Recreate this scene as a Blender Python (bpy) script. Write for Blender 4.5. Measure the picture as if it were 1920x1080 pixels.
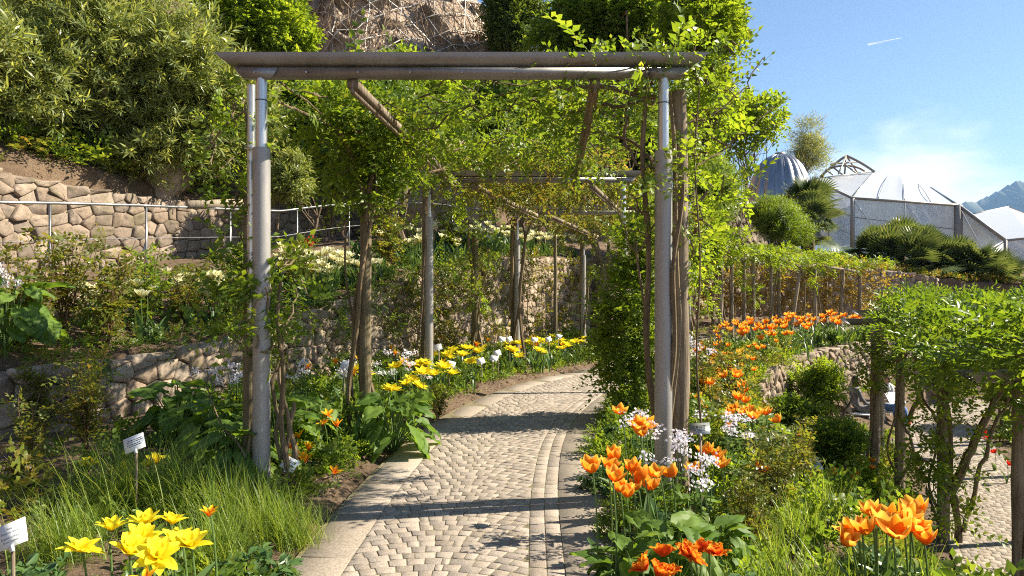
import bpy, math, numpy as np
from mathutils import Vector, Matrix
PI = math.pi
rad = math.radians
for o in list(bpy.data.objects):
    bpy.data.objects.remove(o)
sc = bpy.context.scene
COL = sc.collection
RNG = np.random.default_rng(11)

# ------------------------------------------------------------------ camera, sky, sun, exposure
cam = bpy.data.cameras.new('camera')
cam.sensor_width = 36.0
cam.lens = 24.0
cam.shift_y = -13 / 1920
cam.clip_start = 0.05
cam.clip_end = 30000
camo = bpy.data.objects.new('camera', cam)
COL.objects.link(camo)
camo.location = (0, 0, 1.6)
camo.rotation_euler = (rad(90), 0, 0)
sc.camera = camo

SUN_AZ = rad(9)      # degrees ahead of straight right (+X towards +Y)
SUN_EL = rad(38)
sun_dir = Vector((math.cos(SUN_AZ) * math.cos(SUN_EL), math.sin(SUN_AZ) * math.cos(SUN_EL), math.sin(SUN_EL)))
world = bpy.data.worlds.new('World')
sc.world = world
world.use_nodes = True
wt = world.node_tree
wt.nodes.clear()
w_out = wt.nodes.new('ShaderNodeOutputWorld')
w_bg = wt.nodes.new('ShaderNodeBackground')
sky = wt.nodes.new('ShaderNodeTexSky')
sky.sky_type = 'NISHITA'
sky.sun_disc = False
sky.sun_elevation = SUN_EL
sky.sun_rotation = PI / 2 - SUN_AZ
sky.altitude = 400
sky.air_density = 1.0
sky.dust_density = 0.25
sky.ozone_density = 3.0
w_bg.inputs['Strength'].default_value = 0.061


def wnode(t, **kw):
    n = wt.nodes.new(t)
    for k, v in kw.items():
        setattr(n, k, v)
    return n


# low cloud bank round the horizon: its top rises and falls with a noise over the direction
tc = wnode('ShaderNodeTexCoord')
sep = wnode('ShaderNodeSeparateXYZ')
wt.links.new(tc.outputs['Generated'], sep.inputs[0])
flat = wnode('ShaderNodeVectorMath', operation='MULTIPLY')
wt.links.new(tc.outputs['Generated'], flat.inputs[0])
flat.inputs[1].default_value = (1, 1, 2.2)
nz = wnode('ShaderNodeTexNoise')
nz.inputs['Scale'].default_value = 3.2
nz.inputs['Detail'].default_value = 5
nz.inputs['Roughness'].default_value = 0.55
off = wnode('ShaderNodeVectorMath', operation='ADD')
off.inputs[1].default_value = (3.1, 0.4, 0.0)
wt.links.new(flat.outputs[0], off.inputs[0])
wt.links.new(off.outputs[0], nz.inputs['Vector'])
# big slow undulation of the bank's height
nb = wnode('ShaderNodeMath', operation='MULTIPLY')
wt.links.new(sep.outputs['X'], nb.inputs[0])
nb.inputs[1].default_value = 9.0
nb2 = wnode('ShaderNodeMath', operation='ADD')
wt.links.new(nb.outputs[0], nb2.inputs[0])
nb2.inputs[1].default_value = -2.7
ns = wnode('ShaderNodeMath', operation='SINE')
wt.links.new(nb2.outputs[0], ns.inputs[0])
h1 = wnode('ShaderNodeMath', operation='MULTIPLY_ADD')
wt.links.new(ns.outputs[0], h1.inputs[0])
h1.inputs[1].default_value = 0.045
h1.inputs[2].default_value = -0.04
h2 = wnode('ShaderNodeMath', operation='MULTIPLY_ADD')
wt.links.new(nz.outputs['Fac'], h2.inputs[0])
h2.inputs[1].default_value = 0.30
wt.links.new(h1.outputs[0], h2.inputs[2])
df = wnode('ShaderNodeMath', operation='SUBTRACT')
wt.links.new(h2.outputs[0], df.inputs[0])
wt.links.new(sep.outputs['Z'], df.inputs[1])
mr = wnode('ShaderNodeMapRange', interpolation_type='SMOOTHSTEP')
wt.links.new(df.outputs[0], mr.inputs['Value'])
mr.inputs['From Min'].default_value = -0.03
mr.inputs['From Max'].default_value = 0.05
mr.inputs['To Max'].default_value = 0.92
mixc = wnode('ShaderNodeMixRGB')
wt.links.new(mr.outputs[0], mixc.inputs['Fac'])
wt.links.new(sky.outputs[0], mixc.inputs['Color1'])
mixc.inputs['Color2'].default_value = (9.2, 9.4, 9.7, 1)
wt.links.new(mixc.outputs[0], w_bg.inputs['Color'])
wt.links.new(w_bg.outputs[0], w_out.inputs['Surface'])

sun = bpy.data.lights.new('sun', 'SUN')
sun.energy = 5.0
sun.angle = rad(0.5)
sun.color = (1.0, 0.91, 0.74)
suno = bpy.data.objects.new('sun', sun)
COL.objects.link(suno)
suno.rotation_euler = (-sun_dir).to_track_quat('-Z', 'Y').to_euler()
suno.location = (30, 5, 30)

sc.view_settings.view_transform = 'Standard'
sc.view_settings.look = 'None'
sc.view_settings.gamma = 1
sc.view_settings.use_curve_mapping = False
sc.view_settings.exposure = 1.5
sc.cycles.use_denoising = False
sc.cycles.filter_width = 1.1
sc.cycles.max_bounces = 8
sc.cycles.transparent_max_bounces = 8
sc.cycles.transmission_bounces = 6
sc.cycles.diffuse_bounces = 4
sc.cycles.glossy_bounces = 3
sc.cycles.volume_bounces = 0
sc.cycles.sample_clamp_indirect = 6


# ------------------------------------------------------------------ helpers
def P(x, y, D):
    """a spot of the place, from its bearing in the 1920 px photograph and its distance ahead"""
    return np.array([(x - 960) / 1280 * D, D, 1.6 - (y - 527) / 1280 * D])


def sstep(a, b, x):
    t = np.clip((np.asarray(x, float) - a) / (b - a), 0, 1)
    return t * t * (3 - 2 * t)


def mesh_np(name, V, F, mats, smooth=False, attr=None, sharp=True):
    me = bpy.data.meshes.new(name)
    V = np.ascontiguousarray(V, dtype=np.float32)
    me.vertices.add(len(V))
    me.vertices.foreach_set('co', V.ravel())
    F = [np.asarray(f, dtype=np.int32) for f in F if len(f)]
    li = np.concatenate([f.ravel() for f in F]).astype(np.int32)
    tot = np.concatenate([np.full(len(f), f.shape[1], dtype=np.int32) for f in F])
    st = np.concatenate([[0], np.cumsum(tot)[:-1]]).astype(np.int32)
    me.loops.add(len(li))
    me.loops.foreach_set('vertex_index', li)
    me.polygons.add(len(tot))
    me.polygons.foreach_set('loop_start', st)
    me.update(calc_edges=True)
    me.validate()
    if smooth:
        me.polygons.foreach_set('use_smooth', np.ones(len(me.polygons), dtype=bool))
        if sharp: me.set_sharp_from_angle(angle=rad(45))
    if attr is not None:
        a = me.attributes.new('t', 'FLOAT', 'POINT')
        a.data.foreach_set('value', np.asarray(attr, dtype=np.float32))
    for m in (mats if isinstance(mats, (list, tuple)) else [mats]):
        me.materials.append(m)
    return me


class G:
    """collects geometry for one mesh"""
    def __init__(s):
        s.V = []; s.F = []; s.n = 0; s.T = []

    def add(s, V, F, t=None):
        V = np.asarray(V, float).reshape(-1, 3)
        for f in F:
            f = np.asarray(f, int)
            if len(f):
                s.F.append(f.reshape(len(f), -1) + s.n)
        s.V.append(V)
        s.T.append(np.zeros(len(V)) if t is None else np.asarray(t, float))
        s.n += len(V)

    def box(s, c, size, Rm=None):
        c = np.asarray(c, float); h = np.asarray(size, float) / 2
        V = np.array([[x, y, z] for x in (-1, 1) for y in (-1, 1) for z in (-1, 1)]) * h
        if Rm is not None:
            V = V @ np.asarray(Rm).T
        s.add(V + c, [[[0, 1, 3, 2], [4, 6, 7, 5], [0, 4, 5, 1], [2, 3, 7, 6], [0, 2, 6, 4], [1, 5, 7, 3]]])

    def bar(s, a, b, w, h, up=(0, 0, 1)):
        a = np.asarray(a, float); b = np.asarray(b, float)
        y = b - a; L = np.linalg.norm(y); y = y / L
        x = np.cross(y, up); x /= np.linalg.norm(x); z = np.cross(x, y)
        s.box((a + b) / 2, (w, L, h), np.stack([x, y, z], 1))

    def tube(s, pts, r, n=6, cap=True):
        pts = np.asarray(pts, float); m = len(pts)
        r = np.broadcast_to(np.asarray(r, float), (m,))
        tg = np.gradient(pts, axis=0)
        tg /= np.maximum(np.linalg.norm(tg, axis=1, keepdims=True), 1e-9)
        ref = np.array([0, 0, 1.0]) if abs(tg[0][2]) < .8 else np.array([1.0, 0, 0])
        x = np.cross(tg[0], ref); x /= np.linalg.norm(x)
        rings = []
        a = np.arange(n) * 2 * PI / n
        for i in range(m):
            x = x - tg[i] * np.dot(x, tg[i]); x /= max(np.linalg.norm(x), 1e-9)
            y = np.cross(tg[i], x)
            rings.append(pts[i] + r[i] * (np.cos(a)[:, None] * x + np.sin(a)[:, None] * y))
        V = np.concatenate(rings)
        i, j = np.meshgrid(np.arange(m - 1), np.arange(n), indexing='ij')
        i = i.ravel(); j = j.ravel(); k = (j + 1) % n
        F = [np.stack([i * n + j, i * n + k, (i + 1) * n + k, (i + 1) * n + j], 1)]
        if cap:
            F.append(np.array([np.arange(n)[::-1]])); F.append(np.array([np.arange(n) + (m - 1) * n]))
        s.add(V, F, np.repeat(np.linspace(0, 1, m), n))

    def scat(s, tpl, T, M):
        """template (V, faces, t) at positions T with matrices M"""
        V, F = tpl[0], tpl[1]
        N = len(T)
        if N == 0:
            return
        W = np.einsum('nij,vj->nvi', M, V) + T[:, None, :]
        nv = len(V)
        base = (np.arange(N) * nv)[:, None, None]
        FF = [(np.asarray(f)[None] + base).reshape(-1, np.asarray(f).shape[1]) for f in F]
        t = np.tile(tpl[2], N) if len(tpl) > 2 else None
        s.add(W.reshape(-1, 3), FF, t)

    def mesh(s, name, mats, smooth=False, attr=False):
        return mesh_np(name, np.concatenate(s.V), s.F, mats, smooth, np.concatenate(s.T) if attr else None)

    def tpl(s):
        d = {}
        for f in s.F:
            d.setdefault(f.shape[1], []).append(f)
        return np.concatenate(s.V), [np.concatenate(v) for v in d.values()], np.concatenate(s.T)

    def obj(s, name, mats, parent=None, smooth=False, attr=False, **tags):
        return link(name, s.mesh(name, mats, smooth, attr), parent, **tags)


def tag(o, label=None, cat=None, group=None, kind=None):
    if label: o['label'] = label
    if cat: o['category'] = cat
    if group: o['group'] = group
    if kind: o['kind'] = kind
    return o


def link(name, me, parent=None, loc=None, rot=None, scale=None, **tags):
    o = bpy.data.objects.new(name, me)
    COL.objects.link(o)
    if parent is not None: o.parent = parent
    if loc is not None: o.location = loc
    if rot is not None: o.rotation_euler = rot
    if scale is not None: o.scale = scale
    return tag(o, **tags)


def empty(name, loc=(0, 0, 0), rotz=0, **tags):
    o = link(name, None, None, loc, (0, 0, rotz), **tags)
    o.empty_display_size = .1
    return o


def copy_tree(o, parent=None):
    c = o.copy()
    COL.objects.link(c)
    c.parent = parent
    for ch in list(o.children):
        copy_tree(ch, c)
    return c


def norm(v):
    v = np.asarray(v, float)
    return v / np.maximum(np.linalg.norm(v, axis=-1, keepdims=True), 1e-9)


def basis(d, up, size):
    """local Y along d, local Z near up"""
    d = norm(d)
    x = norm(np.cross(d, up))
    z = np.cross(x, d)
    size = np.asarray(size, float)
    if size.ndim == 1: size = size[:, None, None]
    return np.stack([x, d, z], axis=2) * size


def rdir(n, rng=RNG):
    return norm(rng.normal(size=(n, 3)))


def catmull(pts, per=10):
    p = np.asarray(pts, float)
    p = np.vstack([2 * p[0] - p[1], p, 2 * p[-1] - p[-2]])
    out = []
    for i in range(1, len(p) - 2):
        t = np.linspace(0, 1, per, endpoint=False)[:, None]
        a, b, c, d = p[i - 1], p[i], p[i + 1], p[i + 2]
        out.append(.5 * (2 * b + (c - a) * t + (2 * a - 5 * b + 4 * c - d) * t ** 2 + (-a + 3 * b - 3 * c + d) * t ** 3))
    out.append(p[-2][None])
    return np.concatenate(out)


class Curve:
    def __init__(s, pts, per=8):
        c = catmull(pts, per)
        s.c = c[:, :2]; s.extra = c[:, 2:]
        seg = np.diff(s.c, axis=0)
        s.sl = np.linalg.norm(seg, axis=1)
        s.s = np.concatenate([[0], np.cumsum(s.sl)])
        s.L = s.s[-1]

    def near(s, x, y):
        """arc position and signed distance (left of travel positive)"""
        q = np.stack([np.ravel(x), np.ravel(y)], 1).astype(float)
        S = np.zeros(len(q)); Dd = np.zeros(len(q))
        a = s.c[:-1]; b = np.diff(s.c, axis=0)
        l2 = (b * b).sum(1)
        for k in range(0, len(q), 20000):
            qq = q[k:k + 20000]
            r = qq[:, None] - a[None]
            t = np.clip((r * b).sum(2) / l2, 0, 1)
            e = r - t[..., None] * b
            d2 = (e * e).sum(2)
            i = d2.argmin(1); n = np.arange(len(qq))
            S[k:k + 20000] = s.s[i] + t[n, i] * s.sl[i]
            cr = b[i, 0] * r[n, i, 1] - b[i, 1] * r[n, i, 0]
            Dd[k:k + 20000] = np.sqrt(d2[n, i]) * np.where(cr >= 0, 1, -1)
        return S, Dd

    def at(s, u):
        u = np.asarray(u, float)
        x = np.interp(u, s.s, s.c[:, 0]); y = np.interp(u, s.s, s.c[:, 1])
        e = .05
        tx = np.interp(u + e, s.s, s.c[:, 0]) - np.interp(u - e, s.s, s.c[:, 0])
        ty = np.interp(u + e, s.s, s.c[:, 1]) - np.interp(u - e, s.s, s.c[:, 1])
        l = np.maximum(np.hypot(tx, ty), 1e-9)
        return np.stack([x, y], -1), np.stack([tx / l, ty / l], -1)

    def ex(s, u, k=0):
        return np.interp(u, s.s, s.extra[:, k])


ORD = ['first', 'second', 'third', 'fourth', 'fifth', 'sixth', 'seventh', 'eighth', 'ninth', 'tenth', 'eleventh', 'twelfth',
       'thirteenth', 'fourteenth', 'fifteenth', 'sixteenth', 'seventeenth', 'eighteenth', 'nineteenth', 'twentieth']

# ------------------------------------------------------------------ materials
MATS = {}


def nmat(name):
    m = bpy.data.materials.new(name)
    m.use_nodes = True
    nt = m.node_tree
    nt.nodes.clear()
    out = nt.nodes.new('ShaderNodeOutputMaterial')
    MATS[name] = m

    def N(t, ins=None, **kw):
        n = nt.nodes.new(t)
        for k, v in kw.items(): setattr(n, k, v)
        for k, v in (ins or {}).items():
            s = n.inputs[k]
            if isinstance(v, bpy.types.NodeSocket): nt.links.new(v, s)
            else: s.default_value = v
        return n
    return m, N, nt, out


def c4(c): return (c[0], c[1], c[2], 1)


def ramp(N, fac, cols):
    r = N('ShaderNodeValToRGB', {'Fac': fac})
    el = r.color_ramp.elements
    while len(el) < len(cols): el.new(0.5)
    for e, (p, c) in zip(el, cols):
        e.position = p; e.color = c4(c)
    return r.outputs[0]


def rnd_value(N):
    g = N('ShaderNodeNewGeometry'); o = N('ShaderNodeObjectInfo')
    a = N('ShaderNodeMath', {0: g.outputs['Random Per Island'], 1: o.outputs['Random']}, operation='ADD')
    return N('ShaderNodeMath', {0: a.outputs[0]}, operation='FRACT').outputs[0]


def leaf_mat(name, c1, c2, c3=None, trans=.45, rough=.42, tboost=(2.0, 1.75, .8)):
    m, N, nt, out = nmat(name)
    r = rnd_value(N)
    tcd = N('ShaderNodeTexCoord')
    nzz = N('ShaderNodeTexNoise', {'Vector': tcd.outputs['Object'], 'Scale': 1.7, 'Detail': 2})
    f = N('ShaderNodeMath', {0: r, 1: .62}, operation='MULTIPLY')
    f2 = N('ShaderNodeMath', {0: nzz.outputs['Fac'], 1: .5, 2: f.outputs[0]}, operation='MULTIPLY_ADD')
    cols = [(.12, c1), (.62, c2)] + ([(.97, c3)] if c3 else [])
    col = ramp(N, f2.outputs[0], cols)
    b = N('ShaderNodeBsdfPrincipled', {'Base Color': col, 'Roughness': rough, 'Specular IOR Level': .35})
    tcol = N('ShaderNodeMixRGB', {'Fac': 1.0, 'Color1': col, 'Color2': c4(tboost)}, blend_type='MULTIPLY')
    t = N('ShaderNodeBsdfTranslucent', {'Color': tcol.outputs[0]})
    mx = N('ShaderNodeMixShader', {0: trans, 1: b.outputs[0], 2: t.outputs[0]})
    nt.links.new(mx.outputs[0], out.inputs[0])
    return m


def petal_mat(name, cols, trans=.4, streak=None):
    m, N, nt, out = nmat(name)
    a = N('ShaderNodeAttribute', attribute_name='t')
    r = rnd_value(N)
    nzz = N('ShaderNodeTexNoise', {'Scale': 60.0, 'Detail': 3})
    f = N('ShaderNodeMath', {0: nzz.outputs['Fac'], 1: .3, 2: a.outputs['Fac']}, operation='MULTIPLY_ADD')
    f1 = N('ShaderNodeMath', {0: f.outputs[0], 1: .15}, operation='SUBTRACT')
    f2 = N('ShaderNodeMath', {0: r, 1: .34, 2: f1.outputs[0]}, operation='MULTIPLY_ADD')
    col = ramp(N, f2.outputs[0], cols)
    b = N('ShaderNodeBsdfPrincipled', {'Base Color': col, 'Roughness': .7, 'Specular IOR Level': .12})
    t = N('ShaderNodeBsdfTranslucent', {'Color': col})
    mx = N('ShaderNodeMixShader', {0: trans, 1: b.outputs[0], 2: t.outputs[0]})
    nt.links.new(mx.outputs[0], out.inputs[0])
    return m


def stone_mat(name, cols, scale=9.0, bump=.5, rough=.9, moss=None, dist=.02):
    m, N, nt, out = nmat(name)
    r = rnd_value(N)
    tcd = N('ShaderNodeNewGeometry')
    n1 = N('ShaderNodeTexNoise', {'Vector': tcd.outputs['Position'], 'Scale': scale, 'Detail': 6, 'Roughness': .65})
    n2 = N('ShaderNodeTexNoise', {'Vector': tcd.outputs['Position'], 'Scale': scale * 7, 'Detail': 4})
    f = N('ShaderNodeMath', {0: r, 1: .7}, operation='MULTIPLY')
    f2 = N('ShaderNodeMath', {0: n1.outputs['Fac'], 1: .55, 2: f.outputs[0]}, operation='MULTIPLY_ADD')
    f3 = N('ShaderNodeMath', {0: f2.outputs[0], 1: .12}, operation='SUBTRACT')
    k = len(cols)
    col = ramp(N, f3.outputs[0], [(i / (k - 1) * .9 + .05, c) for i, c in enumerate(cols)])
    sp = ramp(N, n2.outputs['Fac'], [(.3, (.62, .62, .62)), (.65, (1.12, 1.1, 1.06))])
    col = N('ShaderNodeMixRGB', {'Fac': 1, 'Color1': col, 'Color2': sp}, blend_type='MULTIPLY').outputs[0]
    if moss:
        n3 = N('ShaderNodeTexNoise', {'Vector': tcd.outputs['Position'], 'Scale': 2.3, 'Detail': 5, 'Roughness': .7})
        mk = N('ShaderNodeMapRange', {'Value': n3.outputs['Fac'], 'From Min': .52, 'From Max': .68, 'To Max': .75})
        col = N('ShaderNodeMixRGB', {'Fac': mk.outputs[0], 'Color1': col, 'Color2': c4(moss)}).outputs[0]
    ad = N('ShaderNodeMath', {0: n2.outputs['Fac'], 1: .4, 2: n1.outputs['Fac']}, operation='MULTIPLY_ADD')
    bp = N('ShaderNodeBump', {'Height': ad.outputs[0], 'Strength': bump, 'Distance': dist})
    b = N('ShaderNodeBsdfPrincipled', {'Base Color': col, 'Roughness': rough, 'Specular IOR Level': .25, 'Normal': bp.outputs[0]})
    nt.links.new(b.outputs[0], out.inputs[0])
    return m


def wood_mat(name, cols, stretch=(14, 14, 1.2)):
    m, N, nt, out = nmat(name)
    tcd = N('ShaderNodeTexCoord'); o = N('ShaderNodeObjectInfo')
    mp = N('ShaderNodeMapping', {'Vector': tcd.outputs['Object'], 'Scale': stretch})
    n1 = N('ShaderNodeTexNoise', {'Vector': mp.outputs[0], 'Scale': 2.4, 'Detail': 7, 'Roughness': .7})
    n2 = N('ShaderNodeTexNoise', {'Vector': tcd.outputs['Object'], 'Scale': 2.0, 'Detail': 4})
    f = N('ShaderNodeMath', {0: n2.outputs['Fac'], 1: .5, 2: n1.outputs['Fac']}, operation='MULTIPLY_ADD')
    f2 = N('ShaderNodeMath', {0: o.outputs['Random'], 1: .14, 2: f.outputs[0]}, operation='MULTIPLY_ADD')
    k = len(cols)
    col = ramp(N, f2.outputs[0], [(.45 + i / (k - 1) * .5, c) for i, c in enumerate(cols)])
    bp = N('ShaderNodeBump', {'Height': n1.outputs['Fac'], 'Strength': .7, 'Distance': .02})
    b = N('ShaderNodeBsdfPrincipled', {'Base Color': col, 'Roughness': .85, 'Specular IOR Level': .2, 'Normal': bp.outputs[0]})
    nt.links.new(b.outputs[0], out.inputs[0])
    return m


def metal_mat(name, c1, c2, metallic, rough, scale=4.0):
    m, N, nt, out = nmat(name)
    tcd = N('ShaderNodeTexCoord')
    mp = N('ShaderNodeMapping', {'Vector': tcd.outputs['Object'], 'Scale': (1, 1, .35)})
    n1 = N('ShaderNodeTexNoise', {'Vector': mp.outputs[0], 'Scale': scale, 'Detail': 8, 'Roughness': .7})
    col = ramp(N, n1.outputs['Fac'], [(.3, c1), (.7, c2)])
    rr = N('ShaderNodeMapRange', {'Value': n1.outputs['Fac'], 'From Min': .3, 'From Max': .7, 'To Min': rough - .1, 'To Max': rough + .12})
    b = N('ShaderNodeBsdfPrincipled', {'Base Color': col, 'Metallic': metallic, 'Roughness': rr.outputs[0]})
    nt.links.new(b.outputs[0], out.inputs[0])
    return m


def plain_mat(name, c, rough=.6, metallic=0, noise=.25, scale=20):
    m, N, nt, out = nmat(name)
    tcd = N('ShaderNodeTexCoord')
    n1 = N('ShaderNodeTexNoise', {'Vector': tcd.outputs['Object'], 'Scale': scale, 'Detail': 4})
    col = ramp(N, n1.outputs['Fac'], [(.3, [v * (1 - noise) for v in c]), (.7, [min(1, v * (1 + noise * .6)) for v in c])])
    b = N('ShaderNodeBsdfPrincipled', {'Base Color': col, 'Metallic': metallic, 'Roughness': rough})
    nt.links.new(b.outputs[0], out.inputs[0])
    return m


# foliage
L_VINE = leaf_mat('leaf_vine', (.07, .125, .014), (.14, .22, .022), (.26, .31, .04), trans=.5)
L_YEL = leaf_mat('leaf_spring', (.10, .17, .015), (.18, .27, .024), (.29, .35, .045), trans=.5)
L_RED = leaf_mat('leaf_bronze', (.14, .10, .035), (.25, .21, .04), (.30, .17, .06), trans=.5)
L_OLE = leaf_mat('leaf_oleander', (.105, .14, .045), (.21, .26, .08), (.36, .39, .17), trans=.48, rough=.33)
L_TREE = leaf_mat('leaf_tree', (.06, .115, .014), (.13, .21, .022), (.24, .30, .04), trans=.5)
L_DARK = leaf_mat('leaf_dark', (.035, .07, .016), (.075, .12, .022), (.14, .18, .035))
L_BED = leaf_mat('leaf_bed', (.055, .105, .018), (.115, .19, .026), (.21, .26, .045), trans=.48)
L_HOSTA = leaf_mat('leaf_broad', (.07, .14, .022), (.13, .22, .032), (.19, .27, .055), rough=.56)
L_GRASS = leaf_mat('leaf_grass', (.09, .15, .02), (.18, .27, .04), (.36, .40, .13), trans=.48)
L_TULIP = leaf_mat('leaf_tulip', (.05, .10, .035), (.08, .15, .045), (.12, .19, .06), trans=.3, rough=.35)
L_PALM = leaf_mat('leaf_palm', (.05, .085, .03), (.10, .14, .05), (.18, .21, .09), trans=.3, rough=.3)
L_ROSE = leaf_mat('leaf_rose', (.08, .11, .022), (.16, .19, .032), (.24, .14, .045), trans=.48, rough=.35)
L_DRY = leaf_mat('leaf_dry', (.13, .085, .05), (.20, .14, .085), (.28, .20, .12), trans=.15, rough=.8)
# petals
P_ORANGE = petal_mat('petal_orange', [(0, (.85, .52, .04)), (.35, (.86, .24, .012)), (.75, (.88, .33, .02)), (1, (.92, .52, .08))], trans=.5)
P_YELLOW = petal_mat('petal_yellow', [(0, (.80, .55, .01)), (.4, (.88, .72, .015)), (1, (.90, .80, .05))], trans=.5)
P_LILY = petal_mat('petal_flame', [(0, (.75, .08, .01)), (.45, (.80, .20, .012)), (.75, (.88, .45, .015)), (1, (.88, .55, .02))])
P_PARROT = petal_mat('petal_scarlet', [(0, (.80, .10, .008)), (.6, (.78, .085, .01)), (1, (.85, .32, .02))])
P_CREAM = petal_mat('petal_cream', [(0, (.70, .66, .22)), (.5, (.80, .76, .42)), (1, (.84, .82, .56))])
P_RED = petal_mat('petal_red', [(0, (.5, .02, .01)), (1, (.72, .035, .02))])
P_WHITE = petal_mat('petal_lilac_white', [(0, (.72, .66, .76)), (1, (.84, .80, .86))])
P_PINK = petal_mat('petal_pink', [(0, (.66, .42, .46)), (1, (.78, .58, .60))])
# hard things
M_STONE = stone_mat('stone_porphyry', [(.19, .135, .10), (.31, .235, .175), (.41, .325, .25), (.30, .25, .20)], moss=(.13, .12, .05))
M_STONE2 = stone_mat('stone_warm', [(.11, .085, .065), (.23, .175, .13), (.33, .26, .205), (.16, .13, .105), (.27, .20, .15)], moss=(.13, .115, .06))
M_MORTAR = stone_mat('mortar', [(.16, .12, .085), (.24, .185, .14)], scale=14)
M_COBBLE = stone_mat('cobble', [(.20, .165, .135), (.31, .26, .215), (.40, .34, .285), (.26, .225, .195), (.34, .285, .235)], scale=22, bump=.6, rough=.8, dist=.008)
M_SLAB = stone_mat('slab', [(.25, .21, .17), (.31, .262, .215), (.36, .31, .26)], scale=12, bump=.4, rough=.8, dist=.006)
M_SAND = stone_mat('joint_sand', [(.17, .15, .085), (.27, .22, .15), (.20, .18, .095)], scale=9, bump=.8)
M_ROCK = stone_mat('cliff_rock', [(.20, .145, .105), (.33, .245, .18), (.44, .345, .265)], scale=1.2, bump=1.0, dist=.25)
M_WOOD = wood_mat('weathered_post', [(.085, .062, .038), (.19, .145, .095), (.33, .27, .20)])
M_DARKWOOD = wood_mat('mossy_post', [(.05, .04, .02), (.12, .095, .05), (.22, .18, .11)])
M_BARK = wood_mat('bark', [(.055, .04, .025), (.13, .095, .06), (.24, .18, .12)], (9, 9, 2.5))
M_VINEBARK = wood_mat('vine_bark', [(.05, .034, .018), (.125, .09, .05), (.23, .17, .10)], (20, 20, 3))
M_STEM = plain_mat('green_stem', (.10, .17, .04), .5)
M_RSTEM = plain_mat('red_stem', (.13, .07, .035), .5)
M_ZINC = metal_mat('zinc_gutter', (.20, .19, .185), (.33, .315, .30), .6, .45)
M_STEEL = metal_mat('galvanised_steel', (.42, .42, .42), (.60, .60, .60), .8, .3, 9)
M_SLEEVE = metal_mat('painted_sleeve', (.27, .255, .24), (.36, .34, .32), .25, .42, 6)
M_RAIL = metal_mat('rail_steel', (.24, .24, .24), (.38, .38, .38), .8, .3, 9)
M_DOME = metal_mat('dome_steel', (.22, .23, .25), (.36, .37, .39), .85, .27, 2)
M_FRAME = plain_mat('tent_frame', (.30, .27, .24), .55)
M_LABEL = plain_mat('label_plate', (.78, .78, .77), .35, 0, .06)
M_LABELG = plain_mat('label_plate_grey', (.30, .31, .29), .35, .4, .1)
M_INK = plain_mat('ink', (.05, .05, .05), .6)
M_WIRE = plain_mat('net_wire', (.62, .58, .52), .5, .2)
M_PVC = plain_mat('white_chair', (.80, .80, .78), .4, 0, .05)
M_WHITE = plain_mat('white_cloth', (.80, .79, .77), .8, 0, .06)

# ------------------------------------------------------------------ lie of the land
PATH = Curve([(-.40, -3, 0), (-.36, 2, 0), (-.32, 4, 0), (-.25, 5.5, 0), (-.05, 7.2, 0), (.38, 9, -.02), (1.05, 11, -.09), (2.05, 13, -.18),
              (3.3, 15.5, -.27), (4.6, 18, -.25), (6.6, 20.3, -.05), (9.5, 21.8, .06), (13, 22.5, .1), (20, 23.2, .1)])
WALL1 = Curve([(-7.2, 0, -.05, .75), (-5.9, 3, -.05, .80), (-4.6, 5.9, -.05, .80), (-3.75, 7.8, -.05, .84), (-2.75, 10.6, -.1, 1.25), (-1.6, 13.2, -.15, 1.75),
               (-.3, 16, -.2, 2.1), (.9, 18.9, -.2, 2.25), (2.6, 21.6, -.1, 2.3), (5.4, 24, 0, 2.35), (9, 25.4, .1, 2.35),
               (14, 26.2, .1, 2.1), (18, 26.6, .1, 1.6), (26, 27, .1, 1.2)])
LOWER = Curve([(2.2, -1), (4.2, 4), (6.1, 8), (8.1, 12), (10.1, 15.9), (11.6, 18), (13.6, 19.8), (17, 21.2), (24, 22.4)])
RWALL = Curve([(3.1, 8.6, -.9, -.32), (3.7, 10, -1.2, -.18), (4.5, 12, -1.5, -.12), (5.7, 14.2, -1.6, -.08), (7.2, 16.1, -1.7, -.05), (9.4, 17.9, -1.75, 0), (12.2, 19.6, -1.8, .05), (16, 21.0, -1.85, .1)])
ZL = -1.85
S_RIGHT = 27.0     # arc position on the long wall where the upper terrace ends


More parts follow.
